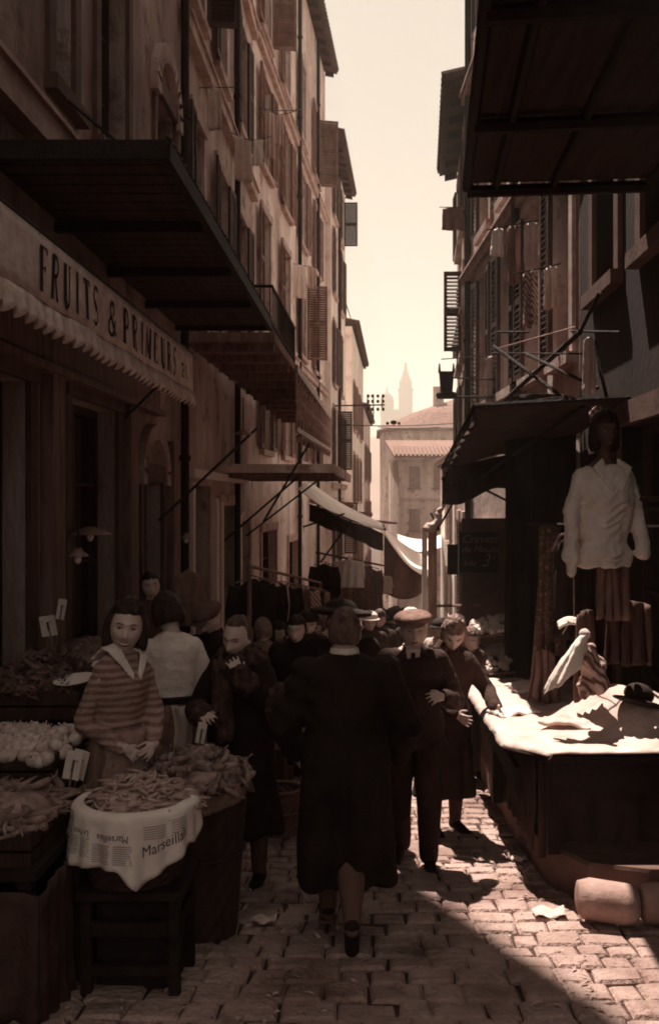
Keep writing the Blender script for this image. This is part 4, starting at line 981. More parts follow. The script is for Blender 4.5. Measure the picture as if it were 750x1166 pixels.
# scalloped flounce below
NS = 34
def scal(a, b):
    y_ = 4.1+5.5*a; ph = a*NS; drop = .12+.045*abs(math.sin(PI*ph)); z = 2.775-drop*b
    return (SX+.012*math.sin(y_*5.5)+(.022*math.cos(2*PI*ph)+.015)*b, y_, z)
mb.sheet(scal, NS*8, 3, thick=.005)
va = mb.build('valance', 'sign', aw, smooth=True)
mb = MB(); fn = lambda x, y: (vx(x, 2.83+y)+.010, x, 2.83+y)
h_ = .245; x = 5.19
for ch in 'FRUITS': glyph(mb, ch, fn, x, .125 if ch != 'I' else .09, h_); x += .205 if ch != 'I' else .17
glyph(mb, '&', lambda x, y: fn(x, y), 6.56, .19, h_*.92); x = 6.93
for ch in 'PRIMEURS': glyph(mb, ch, fn, x, .15 if ch != 'I' else .11, h_); x += .255 if ch != 'I' else .20
glyph(mb, '2', lambda x, y: fn(x, y+.03), 9.03, .13, h_*.5); glyph(mb, '1', lambda x, y: fn(x, y+.03), 9.19, .10, h_*.5)
mb.build('lettering', 'sign_ink', va)
mb = MB(); mb.sheet(lambda a, b: (SX-.62*b, 4.1+5.5*a, 3.142+.42*b-.03*math.sin(PI*b)), 20, 6, thick=.008); mb.build('cloth_roof', 'canvas_dark', aw)
mb = MB(); mb.tube([(SX-.005, 4.1, 3.15), (SX-.005, 9.62, 3.15)], .016, 8)
mb.build('front_bar', 'iron', aw)
for y_ in (5.2, 9.5):
    mb = MB(); mb.tube([(-2.44, y_, 2.5), (SX, y_, 3.14)], .014, 6); mb.build('arm', 'iron', aw)

# ---- cloth helpers
def canvas_awning(name, label, near, far, mat_, cat='awning', sag=.12, thick=.015, extra=None):
    """near/far = (inner point, outer point)"""
    A0, B0 = map(Vector, near); A1, B1 = map(Vector, far)
    rt = thing(name, tuple(A0), label, cat)
    mb = MB()
    def f(a, b):
        p = (A0*(1-b)+B0*b)*(1-a)+(A1*(1-b)+B1*b)*a
        p.z -= sag*math.sin(PI*b)*(.8+.5*math.sin(a*6.0)) + .03*math.sin(a*9+b*3); return p
    mb.sheet(f, 26, 22, thick=thick); mb.build('canvas', mat_, rt, smooth=True)
    return rt, f
def hang(mb, top0, top1, length, k=5, amp=.03, flare=1.1, n=26, m=12, thick=.012, seed=0, taper=None, ragged=.03):
    """a hanging cloth: from a top edge, with vertical folds growing downwards"""
    a0, a1 = Vector(top0), Vector(top1); t = (a1-a0); L = t.length; t = t/L; nn = Vector((-t.y, t.x, 0)).normalized(); c = (a0+a1)/2
    def f(a, b):
        w_ = (1+(flare-1)*b) if taper is None else taper(b)
        s = (a-.5)*L*w_
        off = amp*(.35+b)*math.sin(a*k*2*PI+seed+2*noise.noise(Vector((a*3, b*1.5, seed))))+amp*.8*noise.noise(Vector((a*4, b*4, seed+3)))
        q = c+t*s+nn*off; q.z -= length*b+(ragged*noise.noise(Vector((a*3, seed, 1)))*b)+.03*((a-.5)*2)**2*(1-b)
        return q
    mb.sheet(f, n, m, thick=thick)
def garment_hang(loc, rz, label, m_, L=1.0, W=.42, sleeves=True, cat='garment', group=None, name='hanging_garment', seed=0, hanger=True, k=4, flare=1.15):
    rt = thing(name, loc, label, cat, group, rz); rt['_w'] = (0,0,0)
    mb = MB()
    def tp(b): return (.42+.58*smooth01(0, .12, b))*(1+(flare-1)*b)
    for s in (-1, 1):
        c = MB()
        def f(a, b, s=s):
            x = (a-.5)*W*tp(b); th = (.045+.05*b)*math.sqrt(max(0, 1-((a-.5)*2)**2)+.02)
            return (x, s*th+.022*math.sin(a*k*6+seed+b*2)*b, -.02-L*b-.05*abs(a-.5)*2*(1-smooth01(0,.15,b)))
        mb.sheet(f, 22, 14, thick=.006*s)
    if sleeves:
        for s in (-1, 1):
            mb.tube([(s*W*.44, 0, -.09), (s*W*.52, .01, -.3), (s*W*.50, .03, -min(.58, L*.75))], [.055, .052, .045], 10, flat=.7)
    mb.build('cloth', m_, rt, world=False, smooth=True, disp=wr(.012, 9, seed))
    if hanger:
        h = MB(); h.tube([(-W*.42, 0, -.06), (0, 0, 0.005), (W*.42, 0, -.06)], .008, 6); h.tube([(0,0,.0),(0,0,.05),(.02,0,.075),(0,0,.095)], .004, 5); h.build('hanger', 'wood_mid', rt, world=False)
    return rt

# cream awning on the left, the drooping canvas beyond it
rt, f_ = canvas_awning('awning', 'cream awning with sunlight put into its colour, sloping from the left wall above the clothes rack', (P(337,556,19.5), P(438,604,19.5)), (P(352,560,24)+Vector((0,0,.25)), P(434,597,24)), 'canvas', sag=.16)
mb = MB(); mb.tube([P(438,603,19.5), P(436,598,24)], .03, 6); mb.build('front_bar', 'iron', rt)
mb = MB()
for (a, b) in ((P(300,592,17.5), P(352,522,17.5)), (P(345,600,19.4), P(392,585,19.4))): mb.tube([a, b], .022, 6)
for i, (a, b) in enumerate(((P(345,600,19.4), P(392,585,19.4)), (P(365,640,19.4), P(400,592,19.4)))):
    m2 = MB(); m2.tube([a, b], .022, 6); m2.build('arm', 'iron', rt)
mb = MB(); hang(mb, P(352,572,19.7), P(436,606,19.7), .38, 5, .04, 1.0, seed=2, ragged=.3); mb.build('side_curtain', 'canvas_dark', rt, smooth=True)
rt, f_ = canvas_awning('awning', 'bright canvas awning drooping low over the crowd in the middle of the street', (P(437,606,24.5), P(492,658,24.5)), (P(440,603,33), P(494,636,33)), 'canvas', sag=.30)
mb = MB()
def cur(a, b):
    top = P(437,607,24.6)*(1-a)+P(492,659,24.6)*a; top.z -= .30*math.sin(PI*a)*.8
    dep = 1.45*(1-a)**.85+.04; return (top.x, top.y+.05*math.sin(a*14+b*2), top.z-.02-dep*b)
mb.sheet(cur, 24, 10, thick=.01); mb.build('side_curtain', 'brown_cloth', rt, smooth=True)
rt = thing('awning', tuple(P(470,622,45)), 'distant pale cloth awning glimpsed behind the white post', 'awning')
mb = MB(); mb.sheet(lambda a, b: P(452+50*a, 622-14*b+6*math.sin(a*3), 46+5*b), 10, 6, thick=.02); mb.build('canvas', 'canvas', rt)
rt = thing('shop_shade', tuple(P(365,575,25)), 'row of dark wooden shade boards above the cream awning', 'shade')
for (u0, u1, v, Y) in ((352, 402, 572, 26), (378, 424, 583, 31), (396, 440, 592, 37), (405, 452, 593, 42)):
    mb = MB(); a, b = P(u0, v, Y), P(u1, v+4, Y); mb.hexa([a, b, b+Vector((0,1.6,-.05)), a+Vector((0,1.6,-.05)), a+Vector((0,0,.09)), b+Vector((0,0,.09)), b+Vector((0,1.6,.04)), a+Vector((0,1.6,.04))]); mb.build('board', 'wood_mid', rt)
# diagonal props under the left canopies
for i, (a, b, lab) in enumerate(((P(182,592,11.2), P(292,488,13.5), 'long iron prop slanting up beside the second shop door'), (P(300,594,14.8), P(352,505,15.2), 'thin iron prop slanting under the low plank canopy'))):
    mb = MB(); mb.tube([a, b], .018, 6); o = mb.build('prop', 'iron', None, loc=a); tag(o, lab, 'prop')

# ---- clothes rack
rk = thing('clothes_rack', (-1.2, 9.4, gz(9.4)), 'wooden rail carrying a row of hanging clothes along the left shops', 'clothes rack')
ra, rb = Vector((-1.18, 9.2, gz(9.2)+2.08)), Vector((-.80, 14.6, gz(14.6)+2.05))
mb = MB(); mb.tube([ra, rb], .018, 8); mb.build('rail', 'wood_mid', rk)
for q in (ra, rb, (ra+rb)/2):
    mb = MB(); mb.tube([(q.x, q.y, gz(q.y)), q], .022, 8); mb.build('post', 'wood_mid', rk)
cl = [('black', 'black jacket nearest on the rack'), ('offwhite', 'pale speckled garment hanging third on the rack'), ('black', 'dark long coat behind the pale one on the rack'), ('grey_cloth', 'grey blouse hanging in the middle of the rack'), ('brown_cloth', 'brown dress past the grey blouse on the rack'), ('stripe_cloth', 'striped shirt on the far half of the rack'), ('black', 'narrow black garment between striped and grey ones'), ('grey_cloth', 'grey shirt near the far end of the rack'), ('brown_cloth', 'short brown jacket at the far end of the rack')]
for i, (m_, lab) in enumerate([('black', 'black shawl at the near end of the rack')]+cl):
    t = .03+.94*i/9; q = ra*(1-t)+rb*t
    garment_hang((q.x, q.y, q.z-.09), math.radians(R.uniform(20, 60)), lab, m_, L=R.uniform(.7, 1.15), W=.46, group='clothes on the rack', seed=i, cat='garment')

for i, (u, v, Y, m_, L, lab) in enumerate(((384,640,18.4,'grey_cloth',.8,'grey garment hung under the cream awning edge'),(397,634,18.0,'white',.55,'white garment hung deep under the cream awning'),(408,640,18.6,'print_dress',.9,'printed garment hung under the cream awning'),(420,645,19.0,'brown_cloth',.9,'brown garment hung under the outer awning corner'),(369,640,17.2,'black',1.0,'black garment hung at the inner end of the cream awning'),(430,652,19.2,'offwhite',.4,'small pale garment at the outer awning corner'))):
    garment_hang(P(u,v,Y), R.uniform(-.4,.4), lab, m_, L=L, W=.5, seed=i+20, group='garments hung under the cream awning')
gr = thing('hanging_pole', tuple(P(362,628,18)), 'thin pole under the cream awning carrying garments', 'pole'); mb = MB(); mb.tube([P(360,629,17), P(436,644,19.3)], .02, 6); mb.build('bar', 'iron', gr)
# ---- vegetable stands on the left
def crate(name, label, x0, x1, y0, y1, ztop, h=.16, m_='wood_dark', cat='crate', legs=None, tilt=0):
    rt = thing(name, ((x0+x1)/2, (y0+y1)/2, ztop-h), label, cat)
    for i in range(2):
        for (a, b, c, d) in ((x0, x1, y0, y0+.015), (x0, x1, y1-.015, y1), (x0, x0+.015, y0+.016, y1-.016), (x1-.015, x1, y0+.016, y1-.016)):
            mb = MB(); mb.box(((a+b)/2, (c+d)/2, ztop-h*.25-h*.5*i), (b-a, d-c, h*.42)); mb.build('slat', m_, rt)
    mb = MB(); mb.box(((x0+x1)/2, (y0+y1)/2, ztop-h+.0), (x1-x0-.035, y1-y0-.035, .015)); mb.build('bottom', m_, rt)
    return rt
def trestle(label, x0, x1, y0, y1, z, m_='wood_black'):
    rt = thing('trestle_table', ((x0+x1)/2, y0, gz(y0)), label, 'table')
    mb = MB(); mb.box(((x0+x1)/2, (y0+y1)/2, z-.02), (x1-x0, y1-y0, .04)); mb.build('top', m_, rt)
    for x in (x0+.06, x1-.06):
        for y_ in (y0+.06, y1-.06):
            mb = MB(); mb.box((x, y_, (z-.04+gz(y_))/2), (.055, .055, z-.04-gz(y_))); mb.build('leg', m_, rt)
    mb = MB(); mb.box(((x0+x1)/2, y0+.06, z-.5), (x1-x0-.12, .04, .06)); mb.build('stretcher', m_, rt)
    return rt
trestle('low dark trestle at the near left under the root vegetables', -2.35, -1.36, 3.9, 4.62, gz(4.2)+.66)
trestle('trestle behind the low one carrying the crate of pale turnips', -2.4, -1.5, 4.68, 5.35, gz(5)+.86)
trestle('high rear trestle by the shop carrying greens and round fruit', -2.4, -1.62, 5.4, 7.6, gz(6)+1.08)
for (nm, lab, pts) in (('shade_sheet', 'added dark sheet standing in for shade at the near left trestle', ((-2.3,3.86),(-1.33,3.86),(-1.33,4.6))), ('shade_sheet', 'added dark sheet standing in for shade under the turnip trestle', ((-1.47,4.7),(-1.47,5.32))), ('shade_sheet', 'added dark sheet standing in for shade below the rear greens trestle', ((-2.3,5.37),(-1.6,5.37),(-1.6,7.5)))):  # dark sheets added to blacken the shade below the stalls
    mb = MB()
    for (a, b) in zip(pts, pts[1:]):
        zt = {0: gz(4.2)+.61}.get(0) if pts[0][1] < 4 else (gz(5)+.81 if pts[0][1] < 5 else gz(6)+1.03)
        hang(mb, (a[0], a[1], zt), (b[0], b[1], zt), zt-gz(max(a[1], b[1]))-.03, 7, .018, 1.0, seed=a[0]*3, n=40, ragged=0)
    o = mb.build(nm, 'canvas_dark', None, loc=(pts[0][0], pts[0][1], gz(pts[0][1])), smooth=True); tag(o, lab, 'cloth')
for i, (x, y_, w_, h_, lab) in enumerate(((-1.05, 4.44, .34, .40, 'added dark box filling the shade behind the stool legs'), (-1.36, 4.72, .30, .42, 'added dark box filling the shade between the near trestle and the stool'), (-1.28, 5.55, .36, .40, 'added dark box filling the shade behind the sweater wearer'))):  # boxes added to keep the space under the stalls dark
    rt = thing('shade_box', (x, y_, gz(y_)), lab, 'box'); mb = MB(); z0 = gz(y_)+.02
    mb.box((x, y_, z0+h_/2), (w_-.03, w_-.03, h_-.01)); mb.build('inner', 'wood_dark', rt)
    for k in range(3):
        mb = MB(); mb.box((x, y_-w_/2, z0+h_*(k+.5)/3), (w_, .014, h_/3-.02)); mb.build('slat', 'wood_black', rt); mb = MB(); mb.box((x+w_/2, y_, z0+h_*(k+.5)/3), (.014, w_-.02, h_/3-.02)); mb.build('slat', 'wood_black', rt)
def veg_mesh(kind, seed):
    mb = MB(); r = random.Random(seed)
    if kind == 'bean':
        L = r.uniform(.10, .16); b = r.uniform(-.03, .03); pts = [(-L/2, 0, 0), (-L/4, b*.7, .003), (0, b, .004), (L/4, b*.7, .002), (L/2, 0, 0)]
        mb.tube(pts, [.003, .0075, .0085, .0075, .0025], 6)
    elif kind == 'pepper':
        L = r.uniform(.10, .17); b = r.uniform(-.05, .05); pts = [(-L/2,0,0),(-L/3,b*.5,.01),(0,b,.012),(L/3,b*.6,0),(L/2,0,-.01)]
        mb.tube(pts, [.008,.019,.018,.012,.003], 9); mb.tube([(-L/2,0,0),(-L/2-.03,.004,.012)], .004, 5)
    elif kind == 'turnip':
        mb.ell((0,0,0), (.034,.034,.030), 12, 8, fn=lambda d, p: p*(1+.06*noise.noise(d*3+Vector((seed,0,0))))); mb.tube([(0,0,.026),(.004,0,.05)], [.007,.002], 5)
    elif kind == 'fruit':
        mb.ell((0,0,0), (.040,.040,.037), 12, 8, fn=lambda d, p: p*(1-.12*g2(math.hypot(d.x,d.y),.25)))
    elif kind == 'root':
        L = r.uniform(.16, .24); b = r.uniform(-.02,.02); mb.tube([(-L/2,0,0),(-L/4,b,0),(L/6,b,.003),(L/2,0,0)], [.017,.020,.012,.003], 8)
        for q in range(3): mb.tube([(-L/2,0,0),(-L/2-.05,r.uniform(-.02,.02),r.uniform(0,.03))], [.004,.002], 4)
    return mb.mesh(kind)
def pile(name, mname, label, group, cx, cy, z0, rx, ry, hh, n, cat='vegetable', flat=.3, power=1.0, box=False, seedv=0, nm=5, lift=0):
    r = random.Random(n+seedv); ms = [veg_mesh(mname, k+seedv) for k in range(nm)]
    for m_ in ms: m_.materials.append(M[mname if mname != 'root' else 'pepper']); m_.polygons.foreach_set('use_smooth', [True]*len(m_.polygons))
    for i in range(n):
        if box: x, y_ = r.uniform(-1,1), r.uniform(-1,1); d = max(abs(x), abs(y_))
        else:
            d = math.sqrt((i+.5)/n); a = r.uniform(0, 2*PI); x, y_ = d*math.cos(a), d*math.sin(a)
        z = z0+hh*(1-d**2)**power*(.75 if box else 1)+r.uniform(-.012, .014)
        o = bpy.data.objects.new(name, ms[i%nm]); COL.objects.link(o); o.location = (cx+x*rx, cy+y_*ry, z+lift)
        o.rotation_euler = (r.uniform(-flat, flat), r.uniform(-flat, flat), r.uniform(0, 2*PI)); s = r.uniform(.85, 1.2); o.scale = (s, s, s)
        tag(o, label, cat, group)
    # the mass below what shows
    mb = MB(); mb.ell((cx, cy, z0), (rx*.96, ry*.96, max(.01, hh*.88)), 20, 10); 
    o = mb.build(mname+'_heap', mname if mname != 'root' else 'pepper', None, loc=(cx, cy, z0), smooth=True, disp=wr(.02, 30)); tag(o, kind='stuff')
def basket(label, cx, cy, r0, r1, z0, z1, cat='basket', m_='wicker', name='basket'):
    rt = thing(name, (cx, cy, z0), label, cat); n = 30; mb = MB(); rr = []
    nr = 14
    for i in range(nr+1):
        t = i/nr; r_ = r0+(r1-r0)*t
        rr.append([(cx+(r_+.006*((i+j)%2))*math.cos(2*PI*j/n), cy+(r_+.006*((i+j)%2))*math.sin(2*PI*j/n), z0+(z1-z0)*t) for j in range(n)])
    mb.rings(rr, False); mb.add(rr[0], [tuple(range(n))]); mb.build('weave', m_, rt)
    mb = MB(); mb.tube([(cx+(r1+.004)*math.cos(2*PI*j/24), cy+(r1+.004)*math.sin(2*PI*j/24), z1) for j in range(25)], .016, 7); mb.build('rim', m_, rt, smooth=True)
    mb = MB(); mb.tube([(cx+(r0*.4+r1*.6+.01)*math.cos(2*PI*j/24), cy+(r0*.4+r1*.6+.01)*math.sin(2*PI*j/24), z0+(z1-z0)*.55) for j in range(25)], .010, 6); mb.build('hoop', m_, rt, smooth=True)
    return rt
# front basket of beans with the newspaper over its rim, standing on a stool
BX, BY = -1.07, 4.36; BZ = gz(BY)+.80
stl = thing('stool', (BX, BY, gz(BY)), 'rough wooden stool under the bean basket', 'stool')
mb = MB(); mb.box((BX+.02, BY, BZ-.33), (.46, .42, .035)); mb.build('seat', 'wood_black', stl)
for (sx, sy) in ((-1,-1),(1,-1),(1,1),(-1,1)):
    mb = MB(); x, y_ = BX+.02+sx*.19, BY+sy*.17; mb.box((x, y_, (BZ-.35+gz(y_))/2), (.045, .045, BZ-.35-gz(y_))); mb.build('leg', 'wood_black', stl)
for (c, d) in (((BX+.02, BY-.17, BZ-.48), (.335, .03, .06)), ((BX+.21, BY, BZ-.48), (.03, .295, .06)), ((BX+.02, BY-.17, BZ-.66), (.335, .03, .04))):
    mb = MB(); mb.box(c, d); mb.build('stretcher', 'wood_black', stl)
basket('round basket heaped with bean pods on the stool', BX, BY, .20, .255, BZ-.31, BZ)
pile('bean', 'bean', 'slender bean pod in the heap on the newspaper lined basket', 'bean pods in the newspaper lined basket', BX+.02, BY+.02, BZ-.01, .235, .22, .125, 260, flat=.22)
# newspaper draped over the rim: one folded sheet with pointed corners, in two hanging halves
npp = thing('newspaper', (BX, BY, BZ), 'printed newspaper draped over the rim of the bean basket', 'newspaper')
def drop(a):
    # a = angle in degrees, -90 faces the camera
    pts = [(-200,.10),(-178,.20),(-165,.26),(-140,.235),(-110,.225),(-92,.23),(-76,.31),(-72,.30),(-50,.24),(-25,.17),(-8,.19),(8,.10),(30,.03)]
    for (p0, d0), (p1, d1) in zip(pts, pts[1:]):
        if p0 <= a <= p1: return d0+(d1-d0)*(a-p0)/(p1-p0)
    return .03
def paper_pt(adeg, t, off=0.0):
    """t in metres down from the rim (negative = inside the basket)"""
    a = math.radians(adeg); fl = .012*math.sin(adeg*.13)+.010*math.sin(adeg*.31+1)
    if t < .03:
        k = (t+.06)/.09; r_ = .222+.056*smooth01(0, 1, k); z = BZ+.014+.012*math.sin(PI*min(1, max(0, k)))+.02-.018*k
    else:
        r_ = .278+.10*(t-.03)+fl*(t/.2); z = BZ+.016-(t-.03)
    r_ += off; return (BX+r_*math.cos(a), BY+r_*math.sin(a), z)
mb = MB(); mb.sheet(lambda a, b: paper_pt(-200+230*a, -.05+(drop(-200+230*a)+.05)*b), 80, 16, thick=.003)
sh_ = mb.build('sheet', 'paper', npp, smooth=True)
pr = MB()
def onp(ad0, t0, k=1):   # x along the rim (metres), y up
    return lambda x, y: paper_pt(ad0+math.degrees(x/.285), t0-y, .005)
def put_text(s, size, ad0, t0, sx=1, flip=True, slope=0):
    vs, fs = text_mesh(s, size*1.15, sx); f = onp(ad0, t0); pts = []
    for v in vs:
        x, y = (-v[0], -v[1]) if flip else (v[0], v[1])
        pts.append(f(x, y+slope*x))
    pr.add(pts, fs)
put_text('Marseillais', .056, -50, .155, .80, False, .28)
put_text('Le Petit', .030, -128, .075, .9, True); put_text('Marseillais', .036, -97, .085, .85, True)
def bar(a0, t0, w_, h_):
    f = onp(a0, t0); n = max(2, int(w_/.02)); 
    for i in range(n): pr.add([f(w_*i/n, 0), f(w_*(i+1)/n, 0), f(w_*(i+1)/n, h_), f(w_*i/n, h_)], [(0,1,2,3)])
for (a0, t0, w_) in ((-141,.11,.05),(-128,.11,.055),(-115,.13,.09),(-95,.13,.08)):
    for k in range(9):
        bar(a0, t0+.009*k, w_*R.uniform(.8, 1), .0022)
for k in range(6): bar(-70, .06+.010*k, .10, .0022); bar(-45, .05+.010*k, .09, .0022)
# framed advertisement with a plant figure
for (a0, t0, w_, h_) in ((-166,.20,.085,.003),(-166,.055,.085,.003),(-166,.20,.003,.145),(-149.5,.20,.003,.145)): bar(a0, t0, w_, h_)
for (dx, dy, l) in ((.03,.02,.09),(.045,.05,.05),(.055,.04,.06)):
    f = onp(-166, .20); 
    for k in range(6):
        y0 = dy+l*k/6; x0 = dx+.014*math.sin(k*.9+dx*90); pr.add([f(x0,y0), f(x0+.004,y0), f(x0+.006,y0+l/6), f(x0+.002,y0+l/6)], [(0,1,2,3)])
pr.build('print', 'ink', sh_)
# second basket: peppers and gourds on a cloth, on an upturned tub
CX, CY = -.90, 5.0; CZ2 = gz(CY)+.80
basket('tall slatted tub heaped with peppers behind the bean basket', CX, CY, .19, .245, gz(CY)+.02, CZ2, name='tub', m_='wood_dark', cat='tub')
pile('pepper', 'pepper', 'curved pepper in the heap on the tall tub', 'peppers heaped on the tall tub', CX, CY, CZ2, .25, .25, .13, 120, flat=.5, nm=7)
lin = thing('cloth_liner', (CX, CY, CZ2), 'frayed sacking hanging over the rim of the pepper tub', 'cloth')
mb = MB(); mb.sheet(lambda a, b: (CX+(.24+.03*b+.012*math.sin(a*22))*math.cos(math.radians(-130+150*a)), CY+(.24+.03*b+.012*math.sin(a*22))*math.sin(math.radians(-130+150*a)), CZ2+.02-(.05+.07*abs(math.sin(a*4.2)))*b), 50, 8, thick=.006); mb.build('sacking', 'sack', lin, smooth=True)
# left crates
crate('crate', 'near left crate full of long roots', -1.98, -1.40, 3.95, 4.55, gz(4.2)+.80)
pile('root_vegetable', 'root', 'long root vegetable in the near left crate', 'roots in the near left crate', -1.69, 4.25, gz(4.2)+.78, .30, .30, .12, 90, flat=.35, box=True)
crate('crate', 'crate of pale turnips behind the striped sweater', -2.1, -1.56, 4.72, 5.25, gz(5)+1.0)
pile('turnip', 'turnip', 'round pale turnip in the crate behind the roots', 'turnips in the crate', -1.83, 4.98, gz(5)+.98, .28, .27, .10, 130, flat=.8, box=True)
crate('crate', 'crate of dark leafy greens on the rear trestle', -2.3, -1.68, 5.5, 6.2, gz(5.8)+1.24)
crate('crate', 'crate of dark round fruit farthest back on the rear trestle', -2.3, -1.68, 6.35, 7.3, gz(6)+1.24)
pile('fruit', 'fruit', 'dark round fruit in the rear crate', 'fruit in the rear crate', -2.0, 6.85, gz(6)+1.22, .32, .46, .16, 120, 'fruit', flat=.8, box=True)
def leaves(label, cx, cy, z, rx, ry, hh, n, m_='leaf', ls=.06):
    mb = MB(); r = random.Random(n)
    for i in range(n):
        d = math.sqrt(r.random()); a = r.uniform(0, 2*PI); c = Vector((cx+d*rx*math.cos(a), cy+d*ry*math.sin(a), z+hh*(1-d*d)*r.uniform(.6, 1.1)))
        e = Euler((r.uniform(-1,1), r.uniform(-1,1), r.uniform(0, 6.3))).to_matrix(); L = ls*r.uniform(.6, 1.4); w_ = L*.35
        mb.add([c+e@Vector(q) for q in ((-L,0,0),(0,-w_,.25*L),(L,0,0),(0,w_,.25*L),(0,0,-.1*L))], [(0,1,4),(1,2,4),(2,3,4),(3,0,4)])
    o = mb.build('leafy_greens', m_, None, loc=(cx, cy, z), smooth=False); tag(o, label, 'greens', kind='stuff')
leaves('mass of dark leafy greens in the crate', -2.0, 5.85, gz(5.8)+1.22, .34, .36, .16, 900)
leaves('scattered leaves on the cobbles', -.85, 5.1, gz(5.1)+.035, .7, .6, .012, 40, 'bean', .03)
# a low row of crates further along the left side
for i, (x, y_, zt, lab) in enumerate(((-1.25, 6.9, 1.0, 'crate of dark onions beside the pale blouse'), (-1.0, 8.4, .82, 'crate of mixed greens before the clothes rack'), (-.75, 9.8, .80, 'crate of pale leaves under the far awning'), (-.55, 11.4, .8, 'crate of tangled stalks farthest along the left side'))):
    crate('crate', lab, x-.3, x+.3, y_-.3, y_+.3, gz(y_)+zt)
    rt = thing('crate_stand', (x, y_, gz(y_)), ['dark box stand under the onion crate', 'box stand below the mixed greens', 'box stand below the pale leaves', 'box stand below the tangled stalks'][i], 'stand')
    mb = MB(); z1 = gz(y_)+zt-.175; mb.box((x, y_, (gz(y_)+z1)/2), (.5, .5, z1-gz(y_))); mb.build('box', 'wood_dark', rt); mb = MB(); mb.box((x, y_-.27, z1-.08), (.54, .02, .09)); mb.build('board', 'wood_mid', rt)
pile('onion', 'fruit', 'dark onion in the crate beside the pale blouse', 'onions beside the pale blouse', -1.25, 6.9, gz(6.9)+1.0, .30, .30, .12, 70, flat=.8, seedv=9)
leaves('mixed greens heaped in the crate', -1.0, 8.4, gz(8.4)+.82, .33, .33, .16, 500, 'leaf', .055)
leaves('pale leaves heaped under the awning', -.75, 9.8, gz(9.8)+.80, .34, .34, .2, 500, 'bean', .06)
leaves('tangled stalks farthest along', -.55, 11.4, gz(11.4)+.80, .34, .34, .2, 400, 'turnip', .06)
# plate/scale pan, price cards
o = MB(); o.loft([(0, .035, .035, 0, 0), (.03, .12, .075, 0, 0), (.035, .125, .08, 0, 0), (.034, .11, .07, 0, 0), (.006, .03, .03, 0, 0)], 28)
ob = o.build('scale_pan', 'porcelain', None, world=False, smooth=True); ob.location = P(86, 779, 5.62); ob.rotation_euler = (.25, -.12, .2); tag(ob, 'white oval scale pan beside the striped sweater', 'pan')
def card(u, v, Y, w_, h_, tilt, lean, label, stick=.22, lines=2, du=0):
    p0 = P(u, v, Y); rt = thing('price_card', tuple(p0), label, 'price card'); rt['_w'] = (0,0,0); rt.rotation_euler = (math.radians(-lean), math.radians(tilt), math.radians(R.uniform(-12, 12)))
    mb = MB(); mb.sheet(lambda a, b: ((a-.5)*w_, .008*math.sin(a*3), (b-.5)*h_), 4, 4, thick=.003); c = mb.build('card', 'card', rt, world=False)
    mb = MB(); mb.tube([(0, .006, h_*.2), (.004, .006, -h_/2-stick)], .005, 6); mb.build('stick', 'wood_mid', rt, world=False)
    mb = MB()
    mb.box((0, -.006, .0), (w_*.07, .002, h_*.42)); mb.box((w_*.2, -.006, h_*.2), (w_*.16, .002, h_*.03))
    mb.build('writing', 'ink', c, world=False)
card(55, 713, 6.1, .105, .13, -8, -6, 'wide white price card standing in the greens at far left', .14)
card(70, 694, 6.5, .055, .14, 10, -4, 'narrow white price card standing among the dark fruit', .22)
card(83, 872, 4.55, .075, .14, 12, -6, 'front white price card of the leaning pair behind the bean basket', .13)
card(90, 871, 4.60, .075, .145, 16, -6, 'rear white price card of the leaning pair behind the bean basket', .13)
card(229, 835, 5.35, .05, .12, 12, -5, 'white price card stuck in the peppers', .10)
# bucket, debris
basket('low tub on the cobbles left of the black coat', G(318, 7.1)[0], 7.1, .14, .16, gz(7.1)+.02, gz(7.1)+.36, name='tub', m_='sack', cat='tub')
for (u, v, lab, s) in ((300, 1056, 'crumpled pale paper scrap lying left on the cobbles', .06), (625, 1048, 'white paper scrap by the gutter on the right', .08), (590, 985, 'small pale scrap beside the plinth', .05)):
    Y = 1870/(v-690); mb = MB(); c = Vector(G(u, Y, .035))
    mb.sheet(lambda a, b: (c.x+(a-.5)*s*2.2, c.y+(b-.5)*s*1.5, c.z+.012+.012*math.sin(a*9+b*5)), 8, 6, thick=.002); o = mb.build('paper_scrap', 'offwhite', None, loc=c, smooth=True); tag(o, lab, 'paper scrap')
r = random.Random(77); mb = MB()
for i in range(420):
    y_ = 3.6+r.random()**1.5*9; x = r.choice((r.gauss(-1.0, .35), r.gauss(.95, .12), r.uniform(-1.2, 1.0))); 
    if not -1.4 < x < 1.02: continue
    a = r.uniform(0, PI); L = r.uniform(.008, .035); w_ = r.uniform(.002, .012); z = gz(y_)+.032; c_, s_ = math.cos(a), math.sin(a)
    mb.add([(x-L*c_, y_-L*s_, z), (x+w_*s_, y_-w_*c_, z+.006), (x+L*c_, y_+L*s_, z+.003), (x-w_*s_, y_+w_*c_, z+.008)], [(0,1,2),(0,2,3)])
o = mb.build('litter', 'bean', None, loc=(0, 5, gz(5))); tag(o, 'straw and leaf litter trodden over the cobbles', 'litter', kind='stuff')
